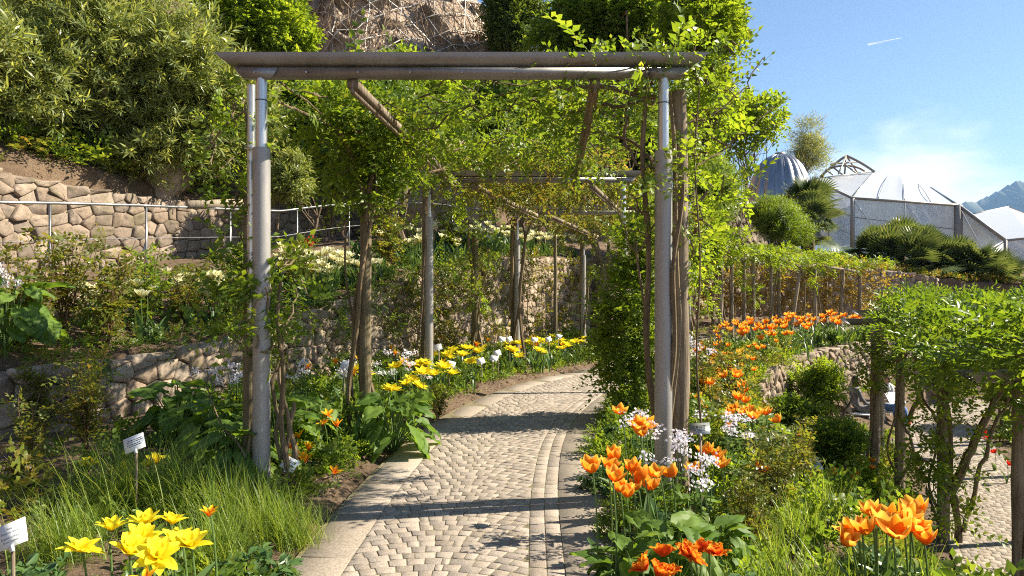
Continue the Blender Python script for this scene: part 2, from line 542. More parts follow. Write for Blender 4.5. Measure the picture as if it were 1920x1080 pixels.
def height(x, y):
    shp = np.shape(x)
    x = np.ravel(np.asarray(x, float)); y = np.ravel(np.asarray(y, float))
    sp, dp = PATH.near(x, y)
    s1, d1 = WALL1.near(x, y)
    sl, dl = LOWER.near(x, y)
    sr, dr_ = RWALL.near(x, y)
    zp = PATH.ex(sp)
    rough = .03 * np.sin(x * 3.1 + y * 1.7) * np.sin(y * 2.3 - x * 1.1) + .018 * np.sin(x * 7.3) * np.sin(y * 6.1)
    # level of the path and the bed on its wall side
    z = zp - .05 + (sstep(.9, 1.15, np.abs(dp))) * (.10 + rough) + .14 * sstep(1.5, 3.4, dp)
    # bank down to the lower path
    e = -dp - .95
    bank = zp - .02 + rough - sstep(1.3, 3.7, e) * (1.85 + zp)
    zt = RWALL.ex(sr, 1)
    stepped = np.where(dr_ > .16, np.minimum(zp + .06, zt - .03) + rough, np.interp(-dr_, [-.16, .2, 1.8], [-1.15, -1.2, ZL]) + rough)
    w = sstep(8.0, 9.6, y)
    low = bank * (1 - w) + stepped * w
    low = np.where(e > .25, low, z)
    low = np.where(np.abs(dl) < .80, ZL - .05, low)
    low = np.where(dl < -.80, ZL - .02 + rough, low)
    # behind the long wall
    ztop = WALL1.ex(s1, 1)
    terr = ztop - .06 + np.interp(d1, [0, 2.0, 2.3, 5.0], [0, .55, .6, .62]) + rough
    hill_k = 1 - sstep(0, 7, x - .12 * y)
    hill = 3.3 + np.interp(d1, [5, 20, 40, 300], [0, 11.5, 20, 24]) * hill_k + .25 * np.sin(x * .9 + y * .5) * np.sin(y * .8) + rough
    left = np.where(d1 < 5.2, terr, hill)
    right = ztop - .06 + np.interp(d1, [0, 3, 9, 16, 60, 300], [0, .35, 1.2, 1.6, 2.0, -4]) + hill_k * np.interp(d1, [0, 5, 20, 40], [0, 1, 12, 19]) + rough * 2
    wr = sstep(S_RIGHT - 3, S_RIGHT + 1, s1)
    back = left * (1 - wr) + right * wr
    out = np.where(d1 > .20, back, np.where(dp > 0, z, low))
    far = sstep(60, 260, np.hypot(x, y - 15)) * (d1 < 0)
    out = out * (1 - far) - 6 * far
    return out.reshape(shp)


def hz(x, y):
    return float(height(np.array([x]), np.array([y]))[0])


def ground_pt(x, y, D):
    p = P(x, y, D)
    return np.array([p[0], p[1], hz(p[0], p[1])])


# soil of the beds and slopes
m, N, nt, out = nmat('soil')
gp = N('ShaderNodeNewGeometry')
n1 = N('ShaderNodeTexNoise', {'Vector': gp.outputs['Position'], 'Scale': 2.2, 'Detail': 8, 'Roughness': .7})
n2 = N('ShaderNodeTexNoise', {'Vector': gp.outputs['Position'], 'Scale': 38, 'Detail': 5, 'Roughness': .7})
cc = ramp(N, n1.outputs['Fac'], [(.3, (.105, .066, .04)), (.5, (.18, .12, .075)), (.72, (.26, .185, .12))])
c2 = ramp(N, n2.outputs['Fac'], [(.3, (.5, .5, .5)), (.7, (1.25, 1.2, 1.1))])
cc = N('ShaderNodeMixRGB', {'Fac': 1, 'Color1': cc, 'Color2': c2}, blend_type='MULTIPLY').outputs[0]
bp = N('ShaderNodeBump', {'Height': n2.outputs['Fac'], 'Strength': 1, 'Distance': .05})
bs = N('ShaderNodeBsdfPrincipled', {'Base Color': cc, 'Roughness': .95, 'Normal': bp.outputs[0]})
nt.links.new(bs.outputs[0], out.inputs[0])
M_SOIL = m

xs = np.concatenate([[-4000, -2000, -700, -250, -110, -60, -40, -30, -24, -20, -17], np.arange(-15, 22.01, .2), [23, 25, 28, 32, 38, 46, 60, 85, 140, 300, 800, 2500, 7000]])
ys = np.concatenate([[-700, -350, -120, -40, -15, -8, -4, -2, 0, 1], np.arange(1.6, 32.01, .2), [33, 35, 38, 42, 48, 56, 70, 100, 180, 400, 1000, 3000, 7700]])
gx, gy = np.meshgrid(xs, ys, indexing='ij')
gz = height(gx, gy)
nxg, nyg = gx.shape
ii, jj = np.meshgrid(np.arange(nxg - 1), np.arange(nyg - 1), indexing='ij')
ii = ii.ravel(); jj = jj.ravel()
link('ground', mesh_np('ground', np.stack([gx, gy, gz], -1).reshape(-1, 3),
     [np.stack([ii * nyg + jj, (ii + 1) * nyg + jj, (ii + 1) * nyg + jj + 1, ii * nyg + jj + 1], 1)], M_SOIL, True),
     label='brown garden soil of the beds, terraces and hillside', kind='structure')


# ------------------------------------------------------------------ paved paths
def brick_geo(q, z, hgt, rng, inset=.0040, bev=.003):
    """a sett: q = four corners (counter-clockwise) on plan, z its level"""
    q = np.asarray(q, float)
    c = q.mean(0)
    q1 = q + (c - q) / np.maximum(np.linalg.norm(c - q, axis=1, keepdims=True), 1e-6) * inset
    q2 = q1 + (c - q1) / np.maximum(np.linalg.norm(c - q1, axis=1, keepdims=True), 1e-6) * bev * 1.6
    tz = z + hgt + rng.normal() * .0011
    tilt = rng.normal(size=2) * .012
    tt = tz + (q2 - c) @ tilt
    V = np.concatenate([np.c_[q1, np.full(4, z - .03)], np.c_[q1, tt - bev * .9 - 0 * tt], np.c_[q2, tt]])
    k = [0, 1, 2, 3]
    F = [[i, (i + 1) % 4, 4 + (i + 1) % 4, 4 + i] for i in k] + [[4 + i, 4 + (i + 1) % 4, 8 + (i + 1) % 4, 8 + i] for i in k] + [[8, 9, 10, 11]]
    return V, [F]


def pix_area(p, size):
    d = max(p[1], .3)
    return (size * 1280 / d) ** 2 * abs(1.6 - p[2]) / d


def in_view(p):
    return p[1] > .5 and abs(p[0] / p[1]) < .76 and -.44 < (p[2] - 1.6) / p[1] < .43


def build_pieces(name, pieces, mat, parent, restname, n=300, smooth=False):
    """the largest in view as objects of their own, the rest joined"""
    sc_ = [pix_area(c, s) if in_view(c) else -1 / (1 + abs(c[0]) + abs(c[1])) for (V, F, c, s) in pieces]
    o = np.argsort(sc_)[::-1]
    rest = G()
    for r, i in enumerate(o):
        V, F, c, s = pieces[i]
        if r < n and sc_[i] > 0:
            link(name, mesh_np(name, np.asarray(V) - c, [np.array(f) for f in F], mat, smooth), parent, c)
        else:
            rest.add(V, F)
    if rest.n:
        rest.obj(restname, mat, parent, smooth, kind='stuff')


def pave(name, label, curve, zfun, s0, s1, ncol, d0, d1, row, arcs, slabL, slabR, rows_edge):
    rng = np.random.default_rng(5)
    ss = np.arange(s0, s1, .25)
    p, t = curve.at(ss)
    nrm = np.stack([-t[:, 1], t[:, 0]], 1)
    zz = zfun(ss)
    W0 = min(d0, slabR[0] if slabR else d0) - .03
    W1 = max(d1, slabL[1] if slabL else d1) + .03
    g = G()
    A = np.c_[p + nrm * W0, zz + .0005]; B = np.c_[p + nrm * W1, zz + .0005]
    n = len(ss); k = np.arange(n - 1)
    g.add(np.concatenate([A, B]), [np.stack([k, k + 1, n + k + 1, n + k], 1)])
    root = g.obj(name, M_SAND, None, label=label, kind='structure')

    def pt(s, d):
        p, t = curve.at(s)
        return p + np.array([-t[1], t[0]]) * d
    pieces = []
    nrow = int((s1 - s0) / row)
    cols = np.linspace(d0, d1, ncol + 1)
    per = (d1 - d0) / arcs if arcs else 1

    def arc(d):
        return .13 * np.sin(PI * (d - d0) / per) if arcs else 0

    def slope(d):
        return .13 * PI / per * np.cos(PI * (d - d0) / per) if arcs else 0
    cj = rng.normal(size=(nrow + 1, ncol + 1)) * .013
    cj[:, 0] = 0; cj[:, -1] = 0
    rj = rng.normal(size=(nrow + 1, ncol + 1)) * .004
    for j in range(nrow):
        shift = (rng.uniform(.3, .7) if j % 2 else 0) * (cols[1] - cols[0])
        for i in range(ncol + (1 if j % 2 else 0)):
            a = np.clip(cols[min(i, ncol)] - shift + (cj[j, i] if 0 < i <= ncol else 0), d0, d1)
            b = np.clip(cols[i + 1] - shift + cj[j, i + 1] if i + 1 <= ncol else d1, d0, d1)
            if b - a < .03: continue
            sA = s0 + j * row; sB = sA + row
            i1 = min(i, ncol); i2 = min(i + 1, ncol)
            a0 = np.clip(a + .5 * row * slope(a), d0, d1); a1 = np.clip(a - .5 * row * slope(a), d0, d1)
            b0 = np.clip(b + .5 * row * slope(b), d0, d1); b1 = np.clip(b - .5 * row * slope(b), d0, d1)
            if a <= d0 + 1e-6: a0 = a1 = d0
            if b >= d1 - 1e-6: b0 = b1 = d1
            q = [pt(sA + arc(a0) + rj[j, i1], a0), pt(sA + arc(b0) + rj[j, i2], b0), pt(sB + arc(b1) + rj[j, i2] * .3, b1), pt(sB + arc(a1) + rj[j, i1] * .3, a1)]
            q = np.array(q)[[0, 3, 2, 1]] if False else np.array(q)
            z = float(zfun(np.array([sA + row / 2]))[0])
            V, F = brick_geo(q, z, .004, rng)
            F = [[f[::-1] for f in F[0]]]
            c = np.r_[q.mean(0), z]
            pieces.append((V, F, c, row))
    for (da, db) in rows_edge:
        s = s0
        while s < s1:
            L = rng.uniform(.10, .15)
            q = np.array([pt(s, da), pt(s, db), pt(s + L, db), pt(s + L, da)])
            z = float(zfun(np.array([s]))[0])
            V, F = brick_geo(q, z, .004, rng)
            pieces.append((V, [[f[::-1] for f in F[0]]], np.r_[q.mean(0), z], .11))
            s += L
    build_pieces('cobble', pieces, M_COBBLE, root, 'cobble_paving')
    sl = []
    for band in (slabL, slabR):
        if not band: continue
        s = s0 + rng.uniform(0, .3)
        while s < s1:
            L = rng.uniform(.42, .85)
            q = np.array([pt(s, band[0]), pt(s, band[1]), pt(s + L, band[1]), pt(s + L, band[0])])
            z = float(zfun(np.array([s + L / 2]))[0])
            V, F = brick_geo(q, z, .006, rng, inset=.005, bev=.004)
            sl.append((V, [[f[::-1] for f in F[0]]], np.r_[q.mean(0), z], .45))
            s += L
    if sl: build_pieces('paving_slab', sl, M_SLAB, root, 'slab_edging', 120)
    return root


pave('path', 'sunlit path of small cobbles in arcs with slab edging, under the pergola', PATH, PATH.ex, 5.4, 30, 11, -.42, .60, .088, 1,
     (.60, .90), (-.93, -.62), [(-.52, -.42), (-.62, -.52)])
pave('lower_path', 'lower cobbled path winding under the leafy pergola at right', LOWER, lambda s: np.full(np.shape(s), ZL), 6.0, 24, 11, -.65, .65, .115, 0,
     None, None, [(-.77, -.65), (.65, .77)])
# small paved niche with the seats
g = G()
V = np.array([[7.3, 15.2], [9.4, 14.9], [10.0, 16.6], [8.6, 17.2], [7.6, 16.6]])
g.add(np.c_[V, np.full(5, ZL - .002)], [[[0, 1, 2, 3, 4]]])
g.obj('paved_niche', M_SLAB, label='small paved niche beside the lower path where two people sit', kind='structure')


# ------------------------------------------------------------------ dry stone walls
def clip_poly(poly, nx, ny, c):
    """keep nx*x+ny*y<=c"""
    out = []
    n = len(poly)
    for i in range(n):
        a = poly[i]; b = poly[(i + 1) % n]
        da = nx * a[0] + ny * a[1] - c; db = nx * b[0] + ny * b[1] - c
        if da <= 0: out.append(a)
        if (da < 0) != (db < 0) and da != db:
            t = da / (da - db)
            out.append((a[0] + t * (b[0] - a[0]), a[1] + t * (b[1] - a[1])))
    return out


def stone_wall(name, label, curve, offset, zb, zt, s0, s1, sw, sh, mat, side=-1, n=300, seed=1, lean=.06, cat='wall', thick=.4, cap=True):
    rng = np.random.default_rng(seed)
    root = empty(name, label=label, cat=cat)
    ss = np.arange(s0, s1 + .01, .3)
    p, t = curve.at(ss)
    nr = np.stack([-t[:, 1], t[:, 0]], 1)
    b = zb(ss); tp = zt(ss)
    g = G()
    f = p + nr * (offset + .012 * -side)
    bk = p + nr * (offset - side * thick)
    n_ = len(ss); k = np.arange(n_ - 1)
    V = np.concatenate([np.c_[f, b - .3], np.c_[f - nr * side * lean, tp - .03], np.c_[bk, tp - .03], np.c_[bk, b - .3]])
    F = [np.stack([a * n_ + k, a * n_ + k + 1, c * n_ + k + 1, c * n_ + k], 1) for a, c in ((0, 1), (1, 2), (2, 3))]
    g.add(V, F)
    g.obj('core', M_MORTAR, root)
    # irregular stones: Voronoi cells over the face
    H = float(np.max(tp - b)) + .1
    seeds = []
    v = 0; r = 0
    while v < H:
        rh = sh * rng.uniform(.8, 1.25)
        u = s0 - sw * rng.uniform(0, 1)
        while u < s1:
            w = sw * rng.uniform(.6, 1.45)
            seeds.append((u + w / 2 + rng.normal() * sw * .12, v + rh / 2 + rng.normal() * sh * .22))
            u += w
        v += rh; r += 1
    seeds = np.array(seeds)
    pieces = []
    for i, (u, v) in enumerate(seeds):
        if u < s0 or u > s1: continue
        zz0 = float(zb(np.array([u]))[0]); zz1 = float(zt(np.array([u]))[0])
        if v > zz1 - zz0 + .02: continue
        hgt = zz1 - zz0 + rng.uniform(-.05, .03)
        poly = [(u - 2 * sw, max(v - 2 * sh, -.05)), (u + 2 * sw, max(v - 2 * sh, -.05)), (u + 2 * sw, min(v + 2 * sh, hgt)), (u - 2 * sw, min(v + 2 * sh, hgt))]
        dd = (seeds - (u, v)) * (1, 1.15)
        nb = np.argsort((dd ** 2).sum(1))[1:16]
        for k2 in nb:
            qx, qy = seeds[k2]
            mx, my = (u + qx) / 2, (v + qy) / 2
            ax, ay = qx - u, (qy - v) * 1.3
            poly = clip_poly(poly, ax, ay, ax * mx + ay * my)
            if len(poly) < 3: break
        if len(poly) < 3: continue
        q = np.array(poly)
        c = q.mean(0)
        ext = np.ptp(q, axis=0)
        if min(ext) < .05: continue
        l = np.linalg.norm(q - c, axis=1, keepdims=True)
        q = c + (q - c) * np.maximum(0, 1 - .006 / l)
        # round the corners
        qa = q * .93 + np.roll(q, 1, 0) * .07; qb = q * .93 + np.roll(q, -1, 0) * .07
        q = np.stack([qa, qb], 1).reshape(-1, 2)
        m_ = len(q)
        out0 = rng.uniform(.0, .055)
        tl = rng.normal(size=2) * .16

        def face(qq, dep):
            u_ = np.clip(qq[:, 0], s0, s1)
            pp, tt = curve.at(u_)
            nn = np.stack([-tt[:, 1], tt[:, 0]], 1)
            zz = zb(u_) + qq[:, 1]
            return np.c_[pp + nn * (offset + side * (dep - lean * qq[:, 1:2] / H)), zz]
        q2 = c + (q - c) * .86
        q3 = c + (q - c) * .45
        dep2 = (out0 + (q2 - c) @ tl)[:, None] + rng.normal(size=(m_, 1)) * .006
        dep3 = (out0 + .006 + (q3 - c) @ tl)[:, None] + rng.normal(size=(m_, 1)) * .006
        V = np.concatenate([face(q, np.full((m_, 1), -.06)), face(q, dep2 - .014), face(q2, dep2), face(q3, dep3), face(c[None], np.array([[out0 + .008]]))])
        F4 = []
        for a in range(3):
            for e in range(m_):
                e2 = (e + 1) % m_
                F4.append([a * m_ + e, a * m_ + e2, (a + 1) * m_ + e2, (a + 1) * m_ + e])
        F3 = [[3 * m_ + e, 3 * m_ + (e + 1) % m_, 4 * m_] for e in range(m_)]
        if side > 0:
            F4 = [f[::-1] for f in F4]; F3 = [f[::-1] for f in F3]
        cc_ = V[-1]
        pieces.append((V, [np.array(F4), np.array(F3)], cc_, math.sqrt(ext[0] * ext[1])))
    build_pieces('stone', pieces, mat, root, 'stonework', n, False)
    return root


stone_wall('stone_wall', 'long low retaining wall of rough brown stones behind the left flower bed', WALL1, 0,
           lambda s: WALL1.ex(s, 0), lambda s: WALL1.ex(s, 1), 4.5, 39, .26, .185, M_STONE, -1, 300, 3)
s2a = 5.0


def w2b(s): return WALL1.ex(s, 1) + .5


def w2t(s): return 3.32 + .06 * np.sin(np.asarray(s) * .9)


stone_wall('upper_stone_wall', 'tall warm stone wall above the upper terrace, behind the steel railing', WALL1, 5.0, w2b, w2t, 5.5, 24, .27, .19, M_STONE2, -1, 300, 8)
stone_wall('curved_wall', 'curved low stone wall holding the orange tulip bed above the seats', RWALL, 0,
           lambda s: RWALL.ex(s, 0), lambda s: RWALL.ex(s, 1), 0.2, 15, .27, .17, M_STONE, -1, 200, 5, lean=.1)

# ------------------------------------------------------------------ pergola along the path
def purlin_pts(a, b): return np.array([a, b])


def pergola_frame(root, D, xl, xr, ztop, zg, over=.32, bolts=9, sub=True, yaw=0.0):
    """a beam on two posts; beam = half-round gutter over a flat flange"""
    cx = (xl + xr) / 2
    ca, sa = math.cos(yaw), math.sin(yaw)

    def W(p):
        p = np.asarray(p, float).reshape(-1, 3)
        q = p.copy()
        q[:, 0] = cx + (p[:, 0] - cx) * ca - (p[:, 1] - D) * sa
        q[:, 1] = D + (p[:, 0] - cx) * sa + (p[:, 1] - D) * ca
        return q
    g = G()
    n = 12
    ang = np.linspace(0, PI, n)           # half round, hollow side up
    r = .076
    prof = np.c_[-r * np.cos(ang), -r * np.sin(ang) * 1.15]
    inn = prof * .88
    rings = []
    for (x0, sgn) in ((xl - over, 1), (xr + over, -1)):
        x_ = x0 + sgn * (-prof[:, 1]) * 1.25      # ends cut obliquely, longest at the rim
        xi = x0 + sgn * (-inn[:, 1]) * 1.25
        rings.append(np.c_[x_, D + prof[:, 0], ztop + prof[:, 1]])
        rings.append(np.c_[xi, D + inn[:, 0], ztop + inn[:, 1]])
    V = W(np.concatenate(rings))
    k = np.arange(n - 1)
    F = [np.stack([k, k + 1, 2 * n + k + 1, 2 * n + k], 1), np.stack([n + k, 3 * n + k, 3 * n + k + 1, n + k + 1], 1),
         np.stack([k, n + k, n + k + 1, k + 1], 1), np.stack([2 * n + k, 2 * n + k + 1, 3 * n + k + 1, 3 * n + k], 1),
         np.array([[0, 2 * n, 3 * n, n], [n - 1, 2 * n - 1, 4 * n - 1, 3 * n - 1]])]
    g.add(V, F)
    beam = g.obj('beam', M_ZINC, root, True)
    g = G()
    zf = ztop - .098
    xa, xb = xl - over + .13, xr + over - .13
    v = [[xa, D - .03, zf], [xb, D - .03, zf], [xb - .06, D - .03, zf - .072], [xa + .06, D - .03, zf - .072]]
    v2 = [[q[0], D + .03, q[2]] for q in v]
    g.add(W(v + v2), [[[0, 3, 2, 1], [4, 5, 6, 7], [0, 1, 5, 4], [1, 2, 6, 5], [2, 3, 7, 6], [3, 0, 4, 7]]])
    g.obj('beam_flange', M_ZINC, beam)
    if sub:
        for x in np.linspace(xa + .15, xb - .15, bolts):
            g = G()
            g.tube(W([[x, D - .03, zf - .035], [x, D - .042, zf - .035]]), .009, 6)
            g.obj('bolt', M_STEEL, beam)
    for x, s in ((xl, 1), (xr, -1)):
        if sub:
            g = G()
            v = [[x - .10, D - .034, zf - .003], [x + .17 * s + (0.1 if s < 0 else 0), D - .034, zf - .003], [x + .11 * s + (0.07 if s < 0 else 0), D - .034, zf - .078], [x - .06, D - .034, zf - .078]]
            v = [[x - .13, D - .037, zf - .004], [x + .13, D - .037, zf - .004], [x + .085, D - .037, zf - .080], [x - .085, D - .037, zf - .080]]
            v2 = [[q[0], D - .0305, q[2]] for q in v]
            g.add(W(v + v2), [[[0, 3, 2, 1], [4, 5, 6, 7], [0, 1, 5, 4], [1, 2, 6, 5], [2, 3, 7, 6], [3, 0, 4, 7]]])
            g.obj('bracket', M_ZINC, beam)
        q = W([[x, D, 0]])[0]
        zg_ = zg if zg is not None else hz(q[0], q[1])
        zs = zg_ + (ztop - zg_) * .785
        g = G()
        g.tube([[q[0], q[1], zs - .1], [q[0], q[1], ztop - .172]], .040, 16)
        post = g.obj('post', M_STEEL, root, True)
        g = G()
        g.tube([[q[0], q[1], zg_ - .2], [q[0], q[1], zs]], .063, 18)
        g.tube([[q[0], q[1], zs - .004], [q[0], q[1], zs + .008]], .058, 18)
        g.obj('post_sleeve', M_SLEEVE, post, True)
        g = G()
        g.tube([[q[0], q[1], zs + .35], [q[0], q[1], zs + .357]], .043, 16)
        g.obj('tie_wire', M_INK, post)


pergola = empty('pergola', (0, 0, 0), label='zinc beam pergola on steel posts spanning the cobbled path', cat='pergola')
FR = [(4.96, -1.82, 1.10, 3.24, 0.0), (10.2, -1.24, 1.66, 3.24, -.0), (13.45, .10, 2.95, 3.08, -.1), (17.4, 1.82, 4.5, 2.92, -.2)]
for i, (D, xl, xr, zt_, zg) in enumerate(FR):
    pergola_frame(pergola, D, xl, xr, zt_, None, sub=(i < 2), bolts=9 if i == 0 else 6)
for i in range(len(FR) - 1):
    a, b = FR[i], FR[i + 1]
    for k, fx in ((.225, 'l'), (.83, 'r')):
        pa = (a[1] + (a[2] - a[1]) * k, a[0], a[3] - .205)
        pb = (b[1] + (b[2] - b[1]) * (k - .08), b[0], b[3] - .205)
        g = G(); g.bar(pa, pb, .07, .06)
        g.bar(np.array(pa) + [.0, 0, -.05], np.array(pb) + [.0, 0, -.05], .025, .04)
        g.obj('purlin', M_WOOD, pergola)
# thin tie tube and clamp beside the front left post
g = G(); g.tube([[-1.93, 5.05, 1.2], [-1.93, 5.05, 3.05]], .03, 10)
g.obj('downpipe', M_STEEL, pergola, True)
g = G(); g.tube([[-1.96, 5.02, 2.58], [-1.86, 4.93, 2.55]], .012, 6)
g.obj('clamp', M_STEEL, pergola)


# ------------------------------------------------------------------ wooden vine posts
def wood_post(x, y, z0, z1, r, lean=(0, 0), rng=np.random.default_rng(3)):
    n = 7
    t = np.linspace(0, 1, n)
    pts = np.c_[x + lean[0] * t + rng.normal(size=n) * .006, y + lean[1] * t, z0 + (z1 - z0) * t]
    g = G(); g.tube(pts - [x, y, z0], r * (1.12 - .22 * t + rng.normal(size=n) * .02), 12)
    return g


def put_post(x, y, z1, r, label, group='wooden vine posts along the path', lean=(0, 0), mat=None):
    z = hz(x, y)
    g = wood_post(x, y, z - .15, z1, r, lean)
    o = g.obj('wooden_post', mat or M_DARKWOOD, None, True, label=label, cat='post', group=group)
    o.location = (x, y, z - .15)
    return o


put_post(1.265, 5.12, 3.02, .062, 'weathered grey wooden post beside the front right steel post', mat=M_WOOD)
put_post(-1.965, 5.12, 2.3, .05, 'brown wooden post behind the front left steel post')
put_post(-1.44, 6.7, 2.95, .06, 'thick wooden post wrapped by vine trunks left of the path')
put_post(-1.33, 10.35, 3.0, .045, 'wooden post tied to the steel post of the second frame')
put_post(-.68, 12.6, 2.55, .07, 'stout wooden post standing between second and third frames')
put_post(.02, 13.5, 2.85, .055, 'wooden post beside the left steel post of third frame')
put_post(1.12, 17.6, 2.75, .05, 'slim wooden post before the tall wall, left of the fourth frame')
put_post(1.80, 17.55, 2.75, .055, 'wooden post beside the left steel post of fourth frame')
put_post(2.75, 19.5, 2.7, .055, 'wooden post where the path bends out of sight')
put_post(1.55, 8.25, 2.4, .085, 'wooden post half hidden in the climbing bush right of the path')

# far pergola, continuing along the wall to the right
farp = empty('far_pergola', label='distant vine pergola of slim posts in front of the tall wall', cat='pergola')
fp = []
for i, (px, D, top, lean) in enumerate([(1348, 19.2, 452, .1), (1372, 20, 490, 0), (1412, 20.6, 482, 0), (1445, 21.2, 478, .02), (1482, 21.6, 500, .3),
                                        (1528, 22.2, 497, 0), (1575, 22.4, 505, .1), (1612, 23.0, 510, 0), (1395, 22.4, 470, 0), (1460, 23.2, 478, 0), (1548, 24.0, 492, 0)]):
    b = P(px, 600, D); z0 = hz(b[0], b[1]); z1 = P(px, top, D)[2]
    g = wood_post(b[0], b[1], z0 - .1, z1, .062, (lean, 0))
    o = g.obj('post', M_WOOD, farp, True); o.location = (b[0], b[1], z0 - .1)
    fp.append((b[0] + lean, b[1], z1))
for a, b in ((0, 1), (1, 2), (2, 3), (3, 4), (4, 5), (5, 6), (6, 7), (8, 9), (9, 10), (1, 8), (3, 9), (5, 10)):
    g = G(); g.bar(fp[a], fp[b], .07, .08); g.obj('rail', M_WOOD, farp)

# lower pergola at right
lowp = empty('lower_pergola', label='leaf covered pergola on wooden posts over the lower path', cat='pergola')
LP = [(1914, 6.3, .62), (1768, 9.1, .66), (1688, 11.0, .62), (1641, 11.4, .80), (1650, 13.6, .85)]
lpw = []
for px, D, zt_ in LP:
    b = P(px, 900, D)
    g = wood_post(b[0], b[1], ZL - .1, zt_, .07)
    o = g.obj('post', M_WOOD, lowp, True); o.location = (b[0], b[1], ZL - .1)
    lpw.append((b[0], b[1], zt_))
for (sx, D) in ((7.2, 6.2), (8.6, 9.3), (9.9, 12.2), (11.3, 14.6), (11.6, 14.9)):
    g = wood_post(sx, D, ZL - .1, .62, .07)
    o = g.obj('post', M_WOOD, lowp, True); o.location = (sx, D, ZL - .1)
for (a, D, zt_, bx) in ((lpw[0], 6.3, .68, 7.2), (lpw[1], 9.1, .74, 8.6), (lpw[3], 11.4, .88, 9.9), (lpw[4], 13.6, .93, 11.3)):
    n = 10
    ang = np.linspace(0, PI, n); prof = np.c_[-.09 * np.cos(ang), -.10 * np.sin(ang)]
    A = np.c_[a[0] - .42 - prof[:, 1] * 1.2 - .12, a[1] + prof[:, 0], zt_ + .08 + prof[:, 1]]
    B = np.c_[np.full(n, bx + .3), a[1] + .2 + prof[:, 0], zt_ + .08 + prof[:, 1]]
    k = np.arange(n - 1)
    g = G(); g.add(np.concatenate([A, B, A * [1, 1, 1] + [0, 0, .012], B + [0, 0, .012]]),
                   [np.stack([k, k + 1, n + k + 1, n + k], 1), np.stack([2 * n + k, 3 * n + k, 3 * n + k + 1, 2 * n + k + 1], 1)])
    g.obj('beam', M_ZINC, lowp, True)

# railing on the upper terrace
rl = empty('railing', label='galvanised steel railing along the upper terrace', cat='railing')
RP = []
ur = np.linspace(6.6, 21.5, 60)
p, t = WALL1.at(ur)
nr = np.stack([-t[:, 1], t[:, 0]], 1)
q = p + nr * 2.15
zt_ = np.maximum(WALL1.ex(ur, 1) + .46, 1.42 + .075 * (ur - 6))
g = G(); g.tube(np.c_[q, zt_ + .97], .019, 8); g.obj('handrail', M_RAIL, rl, True)
g = G(); g.tube(np.c_[q, zt_ + .5], .006, 5); g.obj('lower_rail', M_RAIL, rl, True)
for u in np.arange(6.9, 21.5, 1.55):
    pp, tt = WALL1.at(u)
    b = pp + np.array([-tt[1], tt[0]]) * 2.15
    z = float(np.interp(u, ur, zt_)) - .1
    g = G(); g.tube([[b[0], b[1], z - .3], [b[0], b[1], z + 1.05]], .015, 6)
    g.bar([b[0] - tt[1] * .0, b[1], z + .55], [b[0] - tt[1] * .22, b[1] + tt[0] * .22, z + .02], .014, .03)
    g.obj('baluster', M_RAIL, rl)
g = G(); g.bar(P(352, 384, 10.6), P(468, 379, 12.0), .08, .13)
g.obj('timber_rail', M_WOOD, label='short horizontal timber rail behind the front left post', cat='rail')

# ------------------------------------------------------------------ cliff with rockfall net
rngc = np.random.default_rng(21)
nu, nv = 110, 64


def rocky(u, v):
    r_ = np.random.default_rng(17)
    tot = .5 * np.sin(u * 1.1 + 2 * np.sin(v * .7))
    for k, (cnt, amp) in enumerate(((45, .9), (260, .35))):
        sx, sv = r_.uniform(-10, 0, cnt), r_.uniform(5, 14, cnt)
        tx, tv, of = r_.normal(size=cnt) * .25, r_.normal(size=cnt) * .35, r_.normal(size=cnt)
        i = ((u[..., None] - sx) ** 2 + 1.8 * (v[..., None] - sv) ** 2).argmin(-1)
        tot = tot + amp * (of[i] * .45 + tx[i] * (u - sx[i]) + tv[i] * (v - sv[i]))
    return tot


def cliff(name, label, x0, x1, y, z0, z1, lean, bulge):
    U, Vv = np.meshgrid(np.linspace(0, 1, nu), np.linspace(0, 1, nv), indexing='ij')
    X = x0 + (x1 - x0) * U
    Z = z0 + (z1 - z0) * Vv * (1 - .25 * (2 * U - 1) ** 2)
    Y = y + lean * Vv + bulge * (2 * U - 1) ** 2 - .8 * rocky(X, Z)
    a, b = np.meshgrid(np.arange(nu - 1), np.arange(nv - 1), indexing='ij')
    a = a.ravel(); b = b.ravel()
    Vt = np.stack([X, Y, Z], -1).reshape(-1, 3)
    bk = Vt + [0, 4, -.5]
    n = len(Vt)
    F = np.stack([a * nv + b, (a + 1) * nv + b, (a + 1) * nv + b + 1, a * nv + b + 1], 1)
    g = G(); g.add(np.concatenate([Vt, bk]), [F, F[:, ::-1] + n])
    return g, X, Y, Z


g, X, Y, Z = cliff('cliff', '', -9.5, -.2, 21.5, 5.2, 13.5, 3.0, 2.0)
cl = g.obj('cliff', M_ROCK, None, False, label='brown rock face under wire netting at the top of the picture', cat='rock')
